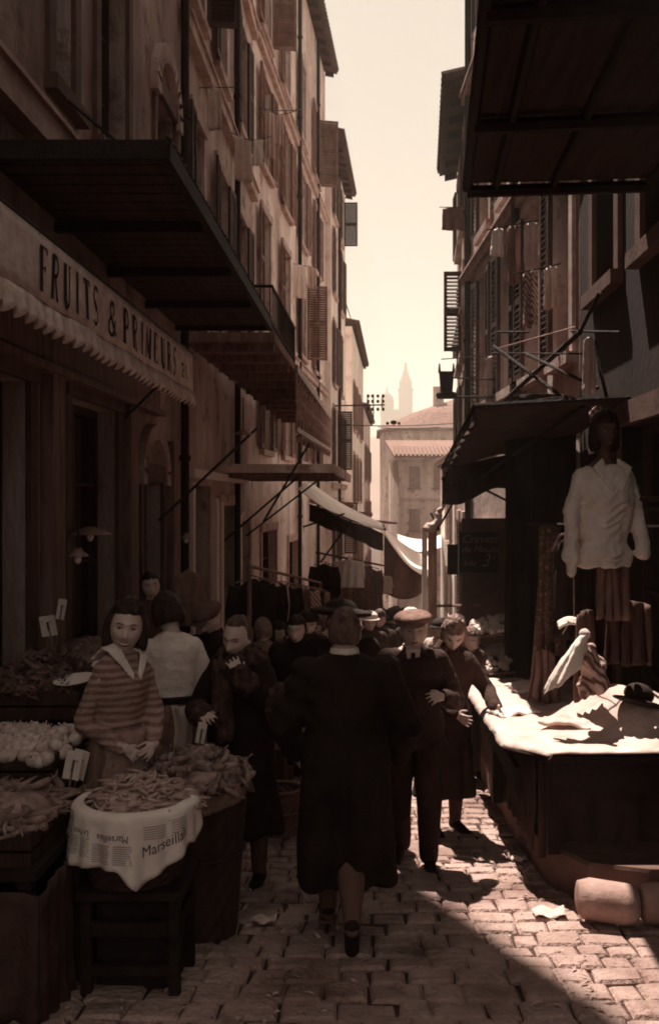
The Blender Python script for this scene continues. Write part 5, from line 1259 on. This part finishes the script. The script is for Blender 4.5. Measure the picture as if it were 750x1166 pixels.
# hanging burlap, shop lamps
garment_hang(P(214, 645, 8.9), .3, 'brown sack hanging by the shop door behind the pale blouse', 'sack', L=.52, W=.30, sleeves=False, hanger=False, cat='sack', name='hanging_sack', flare=1.4)
def lamp(u, v, Y, label, r=.13, arm=None):
    c = P(u, v, Y); rt = thing('hanging_lamp', tuple(c), label, 'lamp')
    mb = MB(); mb.loft([(c.z-.012, r, r, c.x, c.y), (c.z, r*.97, r*.97, c.x, c.y), (c.z+.03, r*.5, r*.5, c.x, c.y), (c.z+.055, .03, .03, c.x, c.y)], 24); mb.build('lamp_shade', 'iron_pale', rt, smooth=True)
    mb = MB(); mb.ell((c.x, c.y, c.z-.03), (.028, .028, .04), 14, 10); mb.build('bulb', 'porcelain', rt, smooth=True)
    mb = MB(); mb.tube([(c.x, c.y, c.z+.05), (c.x, c.y, c.z+.5) if arm is None else arm], .007, 6); mb.build('cord', 'iron', rt)
lamp(103, 607, 7.9, 'wide flat lamp shade hanging in the first shop window', .17)
lamp(89, 632, 7.5, 'tilted small lamp beside the wide flat one', .08)
lamp(277, 494, 13.2, 'small lamp hanging below the balcony canopy', .13)
lamp(212, 612, 11.5, 'bulb lamp beside the white door jamb', .06)

# ---- right side: black awning above the clothes stall
A0 = P(540,462,7.6); AW = Vector((2.02, 7.6, P(680,452,7.6).z)); A1 = P(503,533,11.4); AW1 = Vector((2.02, 11.4, A1.z+.25))
rt = thing('awning', tuple(A0), 'black awning jutting out over the clothes stall on the right', 'awning')
mb = MB(); mb.sheet(lambda a, b: (A0*(1-b)+AW*b)*(1-a)+(A1*(1-b)+AW1*b)*a+Vector((0,0,-.05*math.sin(PI*a)-.02*math.sin(b*9))), 20, 16, thick=.015); mb.build('canvas', 'canvas_dark', rt, smooth=True)
mb = MB(); hang(mb, A0+Vector((0,.01,0)), A1, .16, 9, .02, 1.0, seed=5, ragged=.05); mb.build('fringe', 'canvas_dark', rt, smooth=True)
mb = MB(); hang(mb, A1+Vector((0,-.02,0)), AW1+Vector((0,-.02,0)), .42, 6, .03, 1.0, seed=7, n=30, ragged=.1); mb.build('end_valance', 'canvas_dark', rt, smooth=True)
mb = MB(); mb.tube([A0, AW], .022, 6); mb.tube([A0, A1], .018, 6); mb.build('frame', 'iron', rt)
for (a, b) in ((P(545,545,10.6), P(664,462,7.8)), (A1, Vector((2.0, 11.4, A1.z-.6)))):
    mb = MB(); mb.tube([a, b], .016, 6); mb.build('arm', 'iron', rt)
# crossing iron rods and wires over the awning
rods = [((561,394,8.6),(640,452,7.9),.016), ((596,402,8.2),(680,442,7.2),.014), ((682,333,7.0),(660,378,7.3),.016), ((660,378,7.3),(575,455,9.4),.022), ((676,388,7.2),(690,452,7.0),.014), ((560,402,9),(672,403,7.2),.008), ((562,398,9),(655,372,7.4),.006), ((650,377,7.4),(705,378,7.0),.010), ((566,378,9.2),(602,378,9.0),.012)]
rt = thing('iron_bracket', tuple(P(660,378,7.3)), 'crossing iron rods and wires bracketed over the black awning', 'bracket')
for i, (a, b, r_) in enumerate(rods):
    mb = MB(); mb.tube([P(*a), P(*b)], r_, 6); mb.build('rod', 'iron' if r_ > .007 else 'iron_pale', rt)
mb = MB(); hang(mb, P(664,384,7.15), P(676,384,7.15), .42, 1.5, .012, 1.25, seed=1, n=12); o = mb.build('towel', 'offwhite', None, loc=P(670,384,7.15), smooth=True); tag(o, 'long white towel hanging from the crossing rods', 'towel')
mb = MB(); hang(mb, P(671,465,6.9), P(684,460,6.9), .33, 2, .012, 1.0, seed=3, n=12); o = mb.build('fringed_cloth', 'stripe_cloth', None, loc=P(677,463,6.9), smooth=True); tag(o, 'small striped cloth hanging beside the black awning corner', 'cloth')
# ---- table with the white cloth heaps
TX0, TX1, TY0, TY1 = .80, 2.0, 5.66, 8.9; TZ = lambda y_: gz(y_)+.84
tb = thing('market_table', (1.3, 5.6, gz(5.6)), 'long dark market table covered with white cloth on the right', 'table')
mb = MB(); c = [(.80,5.95),(1.0,5.60),(2.0,5.60),(2.0,8.9),(.80,8.9)]
mb.rings([[(x, y_, gz(5.7)+.80-.06*(y_-5.6)) for x, y_ in c], [(x, y_, gz(5.7)+.84-.06*(y_-5.6)) for x, y_ in c]], True); mb.build('top', 'wood_black', tb)
tz = lambda y_: gz(5.7)+.84-.06*(y_-5.6)
mb = MB(); mb.box((1.52, 5.68, tz(5.7)-.14), (.94, .03, .18)); mb.box((.90, 7.4, tz(7.4)-.16), (.03, 2.7, .16)); mb.build('apron', 'wood_black', tb)
for (x, y_) in ((1.06,5.72),(1.9,5.72),(.92,7.2),(.92,8.7),(1.9,8.7)):
    mb = MB(); mb.box((x, y_, (tz(y_)-.05+gz(y_)+.24)/2), (.07, .07, tz(y_)-.05-gz(y_)-.24)); mb.build('leg', 'wood_black', tb)
mb = MB(); hang(mb, (1.0,5.9,tz(6)-.05), (2.0,5.9,tz(6)-.05), .62, 7, .02, 1.0, seed=4); hang(mb, (.98,5.95,tz(6)-.05), (.98,8.8,tz(8.8)-.05), .60, 12, .02, 1.0, seed=6, n=50); mb.build('under_drape', 'canvas_dark', tb, smooth=True)
ct = thing('white_cloth', (1.3, 7, tz(7)), 'rumpled white cloth spread over the market table', 'cloth')
def clz(x, y_):
    z = tz(y_)+.02
    z += .035*abs(noise.noise(Vector((x*3.2, y_*2.2, 1))))+.018*noise.noise(Vector((x*8, y_*7, 4)))
    z += .25*math.exp(-((x-1.55)/.26)**2-((y_-6.5)/.32)**2)+.22*math.exp(-((x-1.85)/.33)**2-((y_-6.15)/.30)**2)
    z += .07*math.exp(-((x-.98)/.16)**2-((y_-7.3)/.3)**2)+.05*math.exp(-((x-1.3)/.25)**2-((y_-8)/.5)**2)
    return z
def clf(a, b):
    y_ = 5.60+3.3*a; xl = .79 if y_ > 5.95 else .79+.22*(5.95-y_)/.35; x = xl+(2.0-xl)*b+.02*noise.noise(Vector((y_*4, 2, b)))*(1-b)
    z = clz(x, y_); e = min(1, b*14, a*40); return (x, y_, tz(y_)+.006+(z-tz(y_)-.006)*max(.25, e)-(.0 if b > .01 else .03))
mb = MB(); mb.sheet(clf, 90, 44, thick=.008); mb.build('sheet', 'linen', ct, smooth=True)
# separate folded cloths, a rolled length and a dark hat box lying on the table
for (x, y_, a, w_, l_, lab, m_) in ((1.0, 6.9, .5, .32, .22, 'folded white cloth lifted at the near edge of the table', 'white'), (.98, 8.2, -.3, .3, .26, 'folded cream cloth at the far left of the table', 'offwhite'), (1.28, 7.9, .2, .34, .3, 'crumpled white linen in the middle of the table', 'white'), (1.25, 6.2, -.5, .34, .2, 'flat folded cloth near the front edge of the table', 'linen')):
    rt = MB(); z = clz(x, y_)+.012; ca, sa = math.cos(a), math.sin(a)
    rt.sheet(lambda p, q: (x+(p-.5)*w_*ca-(q-.5)*l_*sa, y_+(p-.5)*w_*sa+(q-.5)*l_*ca, z+.03*math.sin(PI*p)*math.sin(PI*q)+.025*noise.noise(Vector((p*4, q*4, x*9)))+.01), 16, 12, thick=.014)
    o = rt.build('folded_cloth', m_, None, loc=(x, y_, z), smooth=True); tag(o, lab, 'cloth')
hb = thing('black_hat', tuple(P(700,788,6.0)), 'black upturned hat lying on the white heap at the right', 'hat')
c = Vector((1.66, 6.05, clz(1.66, 6.05)+.05)); mb = MB(); mb.ell(c, (.17, .13, .022), 28, 8, rot=rotm(0, 12, 14)); mb.build('brim', 'felt_dark', hb, smooth=True); mb = MB(); mb.ell(c+Vector((0,0,.05)), (.095, .085, .07), 24, 12, rot=rotm(0, 12, 14)); mb.build('crown', 'felt_dark', hb, smooth=True)
# ---- hanging clothes on the right
rail = thing('hanging_rail', (1.3, 6.9, P(650,610,6.9).z), 'dark rail behind the blouse dummy with clothes hanging from it', 'rail')
mb = MB(); mb.tube([P(600,596,7.6), P(728,600,6.3)], .014, 6); mb.tube([P(728,600,6.3), (2.04, 6.3, P(728,600,6.3).z)], .014, 6); mb.build('bar', 'iron', rail)
for (a, b) in ((P(604,596,7.55), P(604,560,7.55)+Vector((0,0,.4))), (P(700,598,6.6), P(700,520,6.6)+Vector((0,0,.3)))):
    mb = MB(); mb.tube([a, b], .008, 5); mb.build('cord', 'iron', rail)
mb = MB(); c0 = P(621,597,7.5); hang(mb, P(612,597,7.5), P(638,597,7.4), 1.0, 3, .03, 1.15, seed=2, taper=lambda b: .9+.45*b)
rt = thing('long_dress', tuple(c0), 'long narrow dress with small printed pattern hanging from the rail', 'dress'); mb.build('cloth', 'print_dress', rt, smooth=True)
mb = MB(); hang(mb, P(606,738,7.3), P(630,740,7.3), .40, 3, .03, 1.5, seed=6); o = mb.build('pale_skirt', 'grey_cloth', None, loc=P(618,738,7.3), smooth=True); tag(o, 'short pale skirt bunched under the patterned dress', 'skirt')
garment_hang(P(652,602,6.8), .15, 'small black bodice with thin shoulder hanger beside the patterned dress', 'black', L=.75, W=.26, sleeves=False, cat='garment', seed=3)
mb = MB(); hang(mb, P(681,630,5.80), P(716,630,5.78), .40, 4, .03, 1.1, seed=9); o = mb.build('grey_skirt', 'grey_cloth', None, loc=P(700,610,5.9), smooth=True); tag(o, 'grey pleated skirt hanging under the blouse dummy', 'skirt')
mb = MB(); hang(mb, P(690,684,6.1), P(740,684,6.0), .40, 4, .03, 1.1, seed=12); o = mb.build('brown_skirt', 'brown_cloth', None, loc=P(712,690,5.9), smooth=True); tag(o, 'brown skirt hanging low at the right edge', 'skirt')
mb = MB(); hang(mb, P(655,700,6.3), P(674,690,6.25), .56, 3, .025, 1.3, seed=14); o = mb.build('brown_scarf', 'brown_cloth', None, loc=P(662,700,6.3), smooth=True); tag(o, 'brown scarf trailing between the white petticoat and the striped bundle', 'scarf')
mb = MB(); a0 = P(664,722,6.0); a1 = P(641,772,6.0)
ax = (a1-a0); rs_ = []
for i in range(15):
    t = i/14; c = a0+ax*t+Vector((0,0,.03*math.sin(PI*t))); R0 = .03+.125*t**.7; ring = []
    for j in range(60):
        a = 2*PI*j/60; m_ = 1+.20*t*math.sin(a*7+t*2)+.08*t*math.sin(a*13+1); pr_ = Vector((.78,0,.62))
        ring.append(c+pr_*math.cos(a)*R0*m_+Vector((0,1,0))*math.sin(a)*R0*.55*m_)
    rs_.append(ring)
mb.rings(rs_, True); mb.ell(a0, (.035,.03,.035), 14, 10)
o = mb.build('white_petticoat', 'white', None, loc=a0, smooth=True, disp=wr(.012, 18)); tag(o, 'bright white petticoat slung sideways in front of the hanging clothes', 'petticoat')
mb = MB(); c = P(677,762,6.05)
mb.cap(c+Vector((-.04,0,.10)), .065, c+Vector((.02,0,-.08)), .075); mb.cap(c+Vector((.02,0,.02)), .07, c+Vector((-.07,0,-.14)), .045); o = mb.build('striped_bundle', 'stripe_cloth', None, loc=c, remesh=.011, disp=wr(.03, 22)); tag(o, 'knotted bundle of striped cloth above the white heap', 'bundle')
mb = MB(); c = P(650,712,6.4); mb.sheet(lambda a, b: c+Vector(((a-.5)*.17, .05*b, .03*a+.04*b-.02+.02*math.sin(a*4))), 10, 5, thick=.012); o = mb.build('folded_collar', 'white', None, loc=c, smooth=True); tag(o, 'small white folded collar lying above the petticoat', 'collar')
# hanger wires
hw = thing('wire_hanger', tuple(P(652,604,6.6)), 'thin pale hanger dangling beside the blouse sleeve', 'hanger')
mb = MB(); mb.tube([P(627,628,6.6), P(637,609,6.6), P(652,604,6.6), P(666,618,6.6)], .007, 5); mb.build('shoulders', 'wood_mid', hw); mb = MB(); mb.tube([P(652,604,6.6), P(653,700,6.6), P(640,722,6.6)], .004, 5); mb.build('stem', 'iron_pale', hw)
# blouse dummy
dm = thing('dummy', tuple(P(690,640,5.8)), 'shop dummy with dark bobbed hair wearing a pale blouse', 'mannequin', rz=math.radians(200)); dm['_w'] = (0,0,0)
H = 1.62; zo = -.80*H+.0
mb = MB(); hr = rotm(-6, 2, 0); hc = Vector((0, .02, .365))
mb.ell(hc, 1, 48, 36, fn=lambda d, p: head_fn(0)(d, Vector((d.x*HR[0], d.y*HR[1], d.z*HR[2])))*.95, rot=hr); mb.cap((0,0,.12), .048, (0,.01,.30), .046)
mb.loft([(-.35,.12,.09,0,0),(-.2,.135,.1,0,0),(0,.15,.11,0,.01),(.12,.145,.10,0,0),(.17,.09,.07,0,0),(.20,.05,.05,0,0)], 24)
b_ = mb.build('body', 'brown_cloth', dm, world=False, remesh=.008, sm=2); add_face(b_, hc, hr, 0, .95)
hair_obj(dm, hc, hr, dict(t=.022, low=-.8, line=.42, front=.18, wave=.04, bob=.02, vol=.3), 'hair', .95)
mb = MB(); mb.loft([(-.44,.17,.13,0,0),(-.36,.185,.14,0,0),(-.30,.155,.12,0,0),(-.22,.175,.135,0,0),(-.05,.19,.14,0,.01),(.08,.18,.13,0,.01),(.14,.155,.11,0,0),(.165,.12,.09,0,-.01)], 32)
mb.cap((.15,0,.09), .056, (.225,.02,-.12), .048); mb.cap((.225,.02,-.12), .046, (.26,.06,-.38), .050); mb.cap((.26,.06,-.38), .034, (.265,.07,-.47), .028)
mb.cap((-.15,0,.09), .056, (-.225,.02,-.12), .048); mb.cap((-.225,.02,-.12), .046, (-.22,.08,-.36), .050)
mb.build('blouse', 'blouse', dm, world=False, remesh=.008, sm=3, disp=lambda c: wr(.018, 15, 5)(c)+.010*math.sin(c.z*95+9*noise.noise(c*7))*smooth01(.12,0,abs(c.x))*smooth01(.05,-.1,c.z))
mb = MB()
for s in (-1, 1): mb.hexa([(s*.01,.145,.02), (s*.035,.15,.0), (s*.13,.09,.14), (s*.05,.06,.20), (s*.01,.158,.02), (s*.035,.165,.0), (s*.14,.105,.155), (s*.05,.075,.215)])
mb.build('collar', 'blouse', dm, world=False, remesh=.008); mb = MB(); wv = Matrix.Rotation(math.radians(-200), 3, 'Z')@Vector((.72, .12, -.02)); mb.tube([(0,0,-.05), wv], .018, 8); mb.tube([(0,0,-.2), (0,0,-.6)], .02, 8); mb.build('wall_bracket', 'wood_dark', dm, world=False)
dm.location = P(686, 561, 5.8)+Vector((0,0,-.0))
# added black sheet, stands in for the deep shade under the black awning
bd = thing('shade_backdrop', (1.9, 9.2, gz(9.2)+.26), 'added black sheet standing in for the shade of the clothes stall under the black awning', 'backdrop')
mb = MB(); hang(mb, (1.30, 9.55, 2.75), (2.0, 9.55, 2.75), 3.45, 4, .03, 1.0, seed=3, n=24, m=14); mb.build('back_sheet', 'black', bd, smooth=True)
# blackboards with chalk writing, post, curled cloth
def board(u0, v0, u1, v1, Y, label, lines, m_='board'):
    a, b = P(u0, v1, Y), P(u1, v0, Y); rt = thing('chalk_board', (a.x, Y, a.z), label, 'sign'); mb = MB()
    mb.box(((a.x+b.x)/2, Y, (a.z+b.z)/2), (b.x-a.x, .02, b.z-a.z)); mb.build('panel', m_, rt)
    mb = MB()
    for (x0, x1, z0, z1) in ((a.x-.006, b.x+.006, a.z-.012, a.z), (a.x-.006, b.x+.006, b.z, b.z+.012)): mb.box(((x0+x1)/2, Y-.004, (z0+z1)/2), (x1-x0, .03, z1-z0))
    mb.build('frame', 'wood_dark', rt)
    if lines:
        c = MB()
        for (s, u, v, px, sx) in lines:
            vs, fs = text_mesh(s, px*Y/F, sx, .35); q = P(u, v, Y-.014); c.add([(q.x+p[0], q.y, q.z+p[1]) for p in vs], fs)
        c.build('writing', 'chalk', rt)
board(522, 606, 566, 652, 10.6, 'black chalk board reading Crevett du Moulin 3 f', [('Crevett', 545, 618, 13, 1.0), ('du Moulin', 546, 629, 11, .95), ('kilo', 534, 644, 9, 1.1), ('3', 552, 645, 20, 1), ('f', 561, 638, 9, 1)])
board(509, 621, 521, 653, 10.75, 'plain black board tucked behind the chalk board', None)
# stall frame and dark back cloth behind the boards
sf = thing('stall_frame', (1.05, 11.6, gz(11.6)), 'dark stall back with posts behind the chalk board', 'stall')
for (u0, v0, u1, v1, Y, m_) in ((480, 600, 486, 705, 12.8, 'wall_pale'), (487, 596, 497, 705, 13.0, 'wood_mid')):
    a, b = P(u0, v1, Y), P(u1, v0, Y); mb = MB(); mb.box(((a.x+b.x)/2, Y, (gz(Y)+b.z)/2), (b.x-a.x, .06, b.z-gz(Y))); mb.build('post', m_, sf)
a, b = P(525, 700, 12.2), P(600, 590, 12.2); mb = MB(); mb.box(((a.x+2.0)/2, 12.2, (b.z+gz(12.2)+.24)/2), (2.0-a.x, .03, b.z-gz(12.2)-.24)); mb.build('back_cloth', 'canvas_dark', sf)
for (u0, v0, u1, v1, Y) in ((492,598,517,556,11.6),(497,604,523,560,11.6),(490,584,500,604,11.6),(515,548,520,575,11.5)):
    mb = MB(); mb.tube([P(u0,v0,Y), P(u1,v1,Y)], .014, 5); mb.build('strut', 'iron', sf)
mb = MB(); mb.tube([P(497,690,12.9), P(545,689,12.1)], .02, 6); mb.build('cross_rail', 'wood_mid', sf)
mb = MB(); mb.tube([P(491,602,11.5), P(497,592,11.5), P(503,578,11.5), P(512,562,11.5), P(516,548,11.4)], [.05,.06,.055,.05,.06], 10, flat=.8); mb.ell(P(490,601,11.5), (.075,.07,.06), 14, 10)
o = mb.build('rolled_awning_cloth', 'offwhite', None, loc=P(497,592,11.5), remesh=.014, disp=wr(.035, 14)); tag(o, 'pale rolled cloth bunched along the awning strut', 'cloth')
mb = MB(); mb.tube([P(576,600,9.6), P(577,640,9.6), P(581,685,9.6)], [.008,.02,.028], 8); mb.tube([P(581,685,9.6), P(581,697,9.6), P(577,702,9.6)], .012, 6)
o = mb.build('closed_umbrella', 'offwhite', None, loc=P(577,640,9.6), smooth=True); tag(o, 'slim pale closed umbrella hanging against the dark stall', 'umbrella')
# tilted trays of small goods catching the sun
def tray(u0, v0, u1, v1, Y, dY, label, group, item, n, m_):
    a, b = P(u0, v1, Y), P(u1, v0, Y+dY); rt = thing('display_tray', (a.x, a.y, a.z), label, 'tray')
    A_ = Vector((a.x, a.y, a.z)); B_ = Vector((b.x+.12, a.y, a.z+.05)); C_ = Vector((b.x+.12, b.y, b.z)); D_ = Vector((a.x+.1, b.y, b.z-.03)); up = Vector((0,0,.02))
    mb = MB(); mb.hexa([A_-up, B_-up, C_-up, D_-up, A_, B_, C_, D_]); mb.build('board', 'wood_dark', rt)
    mb = MB(); mb.tube([A_, B_], .012, 5); mb.tube([A_, D_], .012, 5); mb.tube([D_, C_], .012, 5); mb.build('rim', 'wood_mid', rt)
    for p_ in (A_, B_, C_, D_):
        mb = MB(); mb.tube([p_, (p_.x, p_.y, gz(p_.y)+.2)], .016, 5); mb.build('leg', 'wood_dark', rt)
    me = MB(); me.ell((0,0,0), (.035,.028,.022), 10, 7, fn=lambda d, p: p*(1+.25*noise.noise(d*2.5))); me = me.mesh(item); me.materials.append(M[m_]); r = random.Random(n)
    for i in range(n):
        s, t = r.uniform(.04,.96), r.uniform(.03,.97); q = (A_*(1-s)+B_*s)*(1-t)+(D_*(1-s)+C_*s)*t
        o = bpy.data.objects.new(item, me); COL.objects.link(o); o.location = q+Vector((0,0,r.uniform(.015,.05))); o.rotation_euler = (r.uniform(-1,1), r.uniform(-1,1), r.uniform(0,6)); k = r.uniform(.8,1.5); o.scale = (k,k,k)
        tag(o, 'small pale ware on '+group, 'ware', 'small wares on '+group)
tray(533, 705, 572, 726, 9.6, .8, 'upper tilted tray of small pale wares before the dark stall', 'the upper tilted tray', 'small_ware', 90, 'white')
tray(530, 738, 560, 771, 9.2, .8, 'lower tilted tray of small pale wares behind the leaning coat', 'the lower tilted tray', 'small_ware', 90, 'turnip')
# canvas rolls at the right foot
for (x0, x1, lab) in ((1.08, 1.385, 'left canvas roll lying at the foot of the plinth'), (1.40, 1.78, 'right canvas roll butted against the left one at the plinth')):
    rt = MB(); y_ = 5.06; z = gz(y_)+.135; dy = .02 if x0 > 1.3 else .07
    rt.tube([(x0,y_+dy,z),(x0+.015,y_+dy,z),(x0+.06,y_+dy,z+.004),(x1-.06,y_,z),(x1-.01,y_,z-.005),(x1,y_,z-.005)], [.07,.095,.105,.105,.095,.06], 24); o = rt.build('canvas_roll', 'roll', None, loc=((x0+x1)/2, y_, gz(y_)), smooth=True, disp=wr(.008, 12)); tag(o, lab, 'roll')
# ---- laundry, wires, brackets, lamp
def line_laundry(a, b, label, items, sag=.1, r_=.008):
    a, b = Vector(a), Vector(b); mb = MB(); mb.tube([a*(1-t/8)+b*t/8+Vector((0,0,-sag*math.sin(PI*t/8))) for t in range(9)], r_, 5); o = mb.build('laundry_line', 'iron', None, loc=a); tag(o, label, 'line')
    for (t0, t1, L, m_, lab) in items:
        p0, p1 = a*(1-t0)+b*t0+Vector((0,0,-sag*math.sin(PI*t0))), a*(1-t1)+b*t1+Vector((0,0,-sag*math.sin(PI*t1)))
        mb = MB(); hang(mb, p0, p1, L, 2, .03, 1.05, seed=L*7, n=14); o = mb.build('laundry', m_, None, loc=p0, smooth=True); tag(o, lab, 'laundry', 'laundry over the street')
line_laundry((-2.4, 16.2, P(275,150,16.2).z), (-1.75, 16.6, P(275,150,16.4).z), 'short laundry line at the left facade', [(.1,.5,.75,'offwhite','long white shirt on the short left line'),(.55,.8,.45,'white','small white cloth on the short left line')])
line_laundry((-2.4, 21.0, P(292,124,21).z), (-1.7, 21.3, P(330,124,21.2).z), 'pole with washing high on the pale building', [(.1,.35,1.0,'offwhite','narrow white cloth high on the pale building'),(.4,.6,.7,'offwhite','short cream cloth high on the pale building')])
line_laundry((1.75, 17.4, P(520,236,17.4).z), (1.2, 17.6, P(500,234,17.5).z), 'rod with washing against the sky on the right', [(.15,.9,.42,'grey_cloth','grey washing hanging against the sky on the right'),(-.5,-.05,.75,'offwhite','pale washing beside the grey one on the right')], 0)
line_laundry((1.9, 13.8, P(560,404,13.8).z), (.98, 14.0, P(503,409,14).z), 'thin rod sticking out above the black lantern', [(.08,.32,.75,'offwhite','white towel hanging behind the black lantern')], 0)
lp = thing('street_lamp', tuple(P(508,452,13.8)), 'black square lantern on a horizontal bracket on the right', 'lamp')
c = P(508,434,13.8); mb = MB(); mb.hexa([c+Vector(v) for v in ((-.08,-.08,-.19),(.08,-.08,-.19),(.08,.08,-.19),(-.08,.08,-.19),(-.10,-.10,.13),(.10,-.10,.13),(.10,.10,.13),(-.10,.10,.13))]); mb.build('lantern', 'iron', lp)
mb = MB(); mb.box(c+Vector((0,0,-.22)), (.26,.22,.05)); mb.ell(c+Vector((-.1,0,-.2)), .05, 10, 8); mb.ell(c+Vector((.1,0,-.2)), .05, 10, 8); mb.build('base', 'iron', lp)
mb = MB(); mb.hexa([c+Vector(v) for v in ((-.12,-.02,.12),(-.08,-.02,.12),(-.08,.02,.12),(-.12,.02,.12),(-.11,-.01,.25),(-.09,-.01,.25),(-.09,.01,.25),(-.11,.01,.25))]); mb.hexa([c+Vector(v) for v in ((.08,-.02,.12),(.12,-.02,.12),(.12,.02,.12),(.08,.02,.12),(.09,-.01,.25),(.11,-.01,.25),(.11,.01,.25),(.09,.01,.25))]); mb.build('finial', 'iron', lp)
mb = MB(); mb.tube([P(498,452,13.8), P(498,452,13.8)+Vector((.95,0,0))], .02, 6); mb.tube([P(502,430,13.8)+Vector((.1,0,0)), P(502,433,13.8)+Vector((.95,0,0))], .012, 6); mb.build('bracket', 'iron', lp)
line_laundry((1.95, 11.2, P(618,250,11.2).z), (1.35, 11.6, P(560,262,11.6).z), 'short rod with washing high over the black awning', [(.1,.3,.5,'offwhite','narrow white cloth drying high over the black awning'),(.4,.62,.7,'grey_cloth','grey shirt drying high over the black awning'),(.7,.9,.35,'white','small white rag at the end of the high rod')], 0)
line_laundry((1.98, 10.2, P(640,300,10.2).z), (1.5, 10.4, P(590,312,10.4).z), 'lower short rod with washing by the tall windows', [(.1,.35,.45,'offwhite','cream cloth drying by the tall windows'),(.5,.8,.6,'stripe_cloth','striped cloth drying by the tall windows')], 0)
line_laundry((-2.2, 26, P(333,300,26).z), (-1.5, 26.3, P(362,302,26).z), 'laundry rod low on the pale building', [(.1,.5,.9,'white','bright white sheet low on the pale building'),(.6,.9,.6,'offwhite','cream shirt low on the pale building')], 0)
line_laundry((-2.45, 13.6, P(227,100,13.6).z), (-1.95, 13.9, P(250,96,13.8).z), 'top laundry rod nearest on the left facade', [(.2,.55,.6,'offwhite','dangling cream cloth nearest on the left facade')], 0)
# telephone brackets with insulators
def wire(a, b, sag=.2, r_=.012, lab=''):
    a, b = Vector(a), Vector(b); mb = MB(); mb.tube([a*(1-t/10)+b*t/10+Vector((0,0,-sag*math.sin(PI*t/10))) for t in range(11)], r_, 4); o = mb.build('wire', 'iron', None, loc=a); tag(o, lab, 'wire')
ib = thing('insulator_bracket', tuple(P(385,462,34)), 'iron bracket on the left with two rows of black insulators', 'bracket')
mb = MB(); mb.tube([P(381,462,34), P(438,461,34)], .028, 6); mb.build('arm', 'iron', ib)
for u in (418, 425, 435):
    mb = MB(); mb.tube([P(u,449,34), P(u,476 if u == 425 else 466,34)], .02, 5); mb.build('post', 'iron', ib)
for u in (419, 424, 430, 436):
    for v in (451, 457, 466):
        mb = MB(); mb.ell(P(u,v,34), (.055,.055,.065), 8, 6); mb.build('insulator', 'iron', ib)
wb = thing('wire_cluster', tuple(P(447,482,30)), 'dark knot of insulators on the wire crossing the street', 'insulator')
mb = MB(); mb.ell(P(448,481,30), (.10,.06,.07), 10, 8); mb.ell(P(441,482,30), .05, 8, 6); mb.ell(P(454,482,30), .05, 8, 6); mb.build('knot', 'iron', wb)
wire(P(390,484,30), P(520,482,30), .05, .014, 'wire stretched across the street carrying the insulator knot')
wire(P(392,340,36), P(412,392,56), .2, .02, 'wire running down the left facades to the small eave')
wire(P(430,486,40), P(500,486,40), .1, .015, 'second thin wire behind the insulator knot')
wire((-2.35, 20.0, P(295,123,20).z), P(345,124,26), .05, .012, 'wire between window bars high on the left')
for o in bpy.data.objects:
    if '_w' in o: del o['_w']
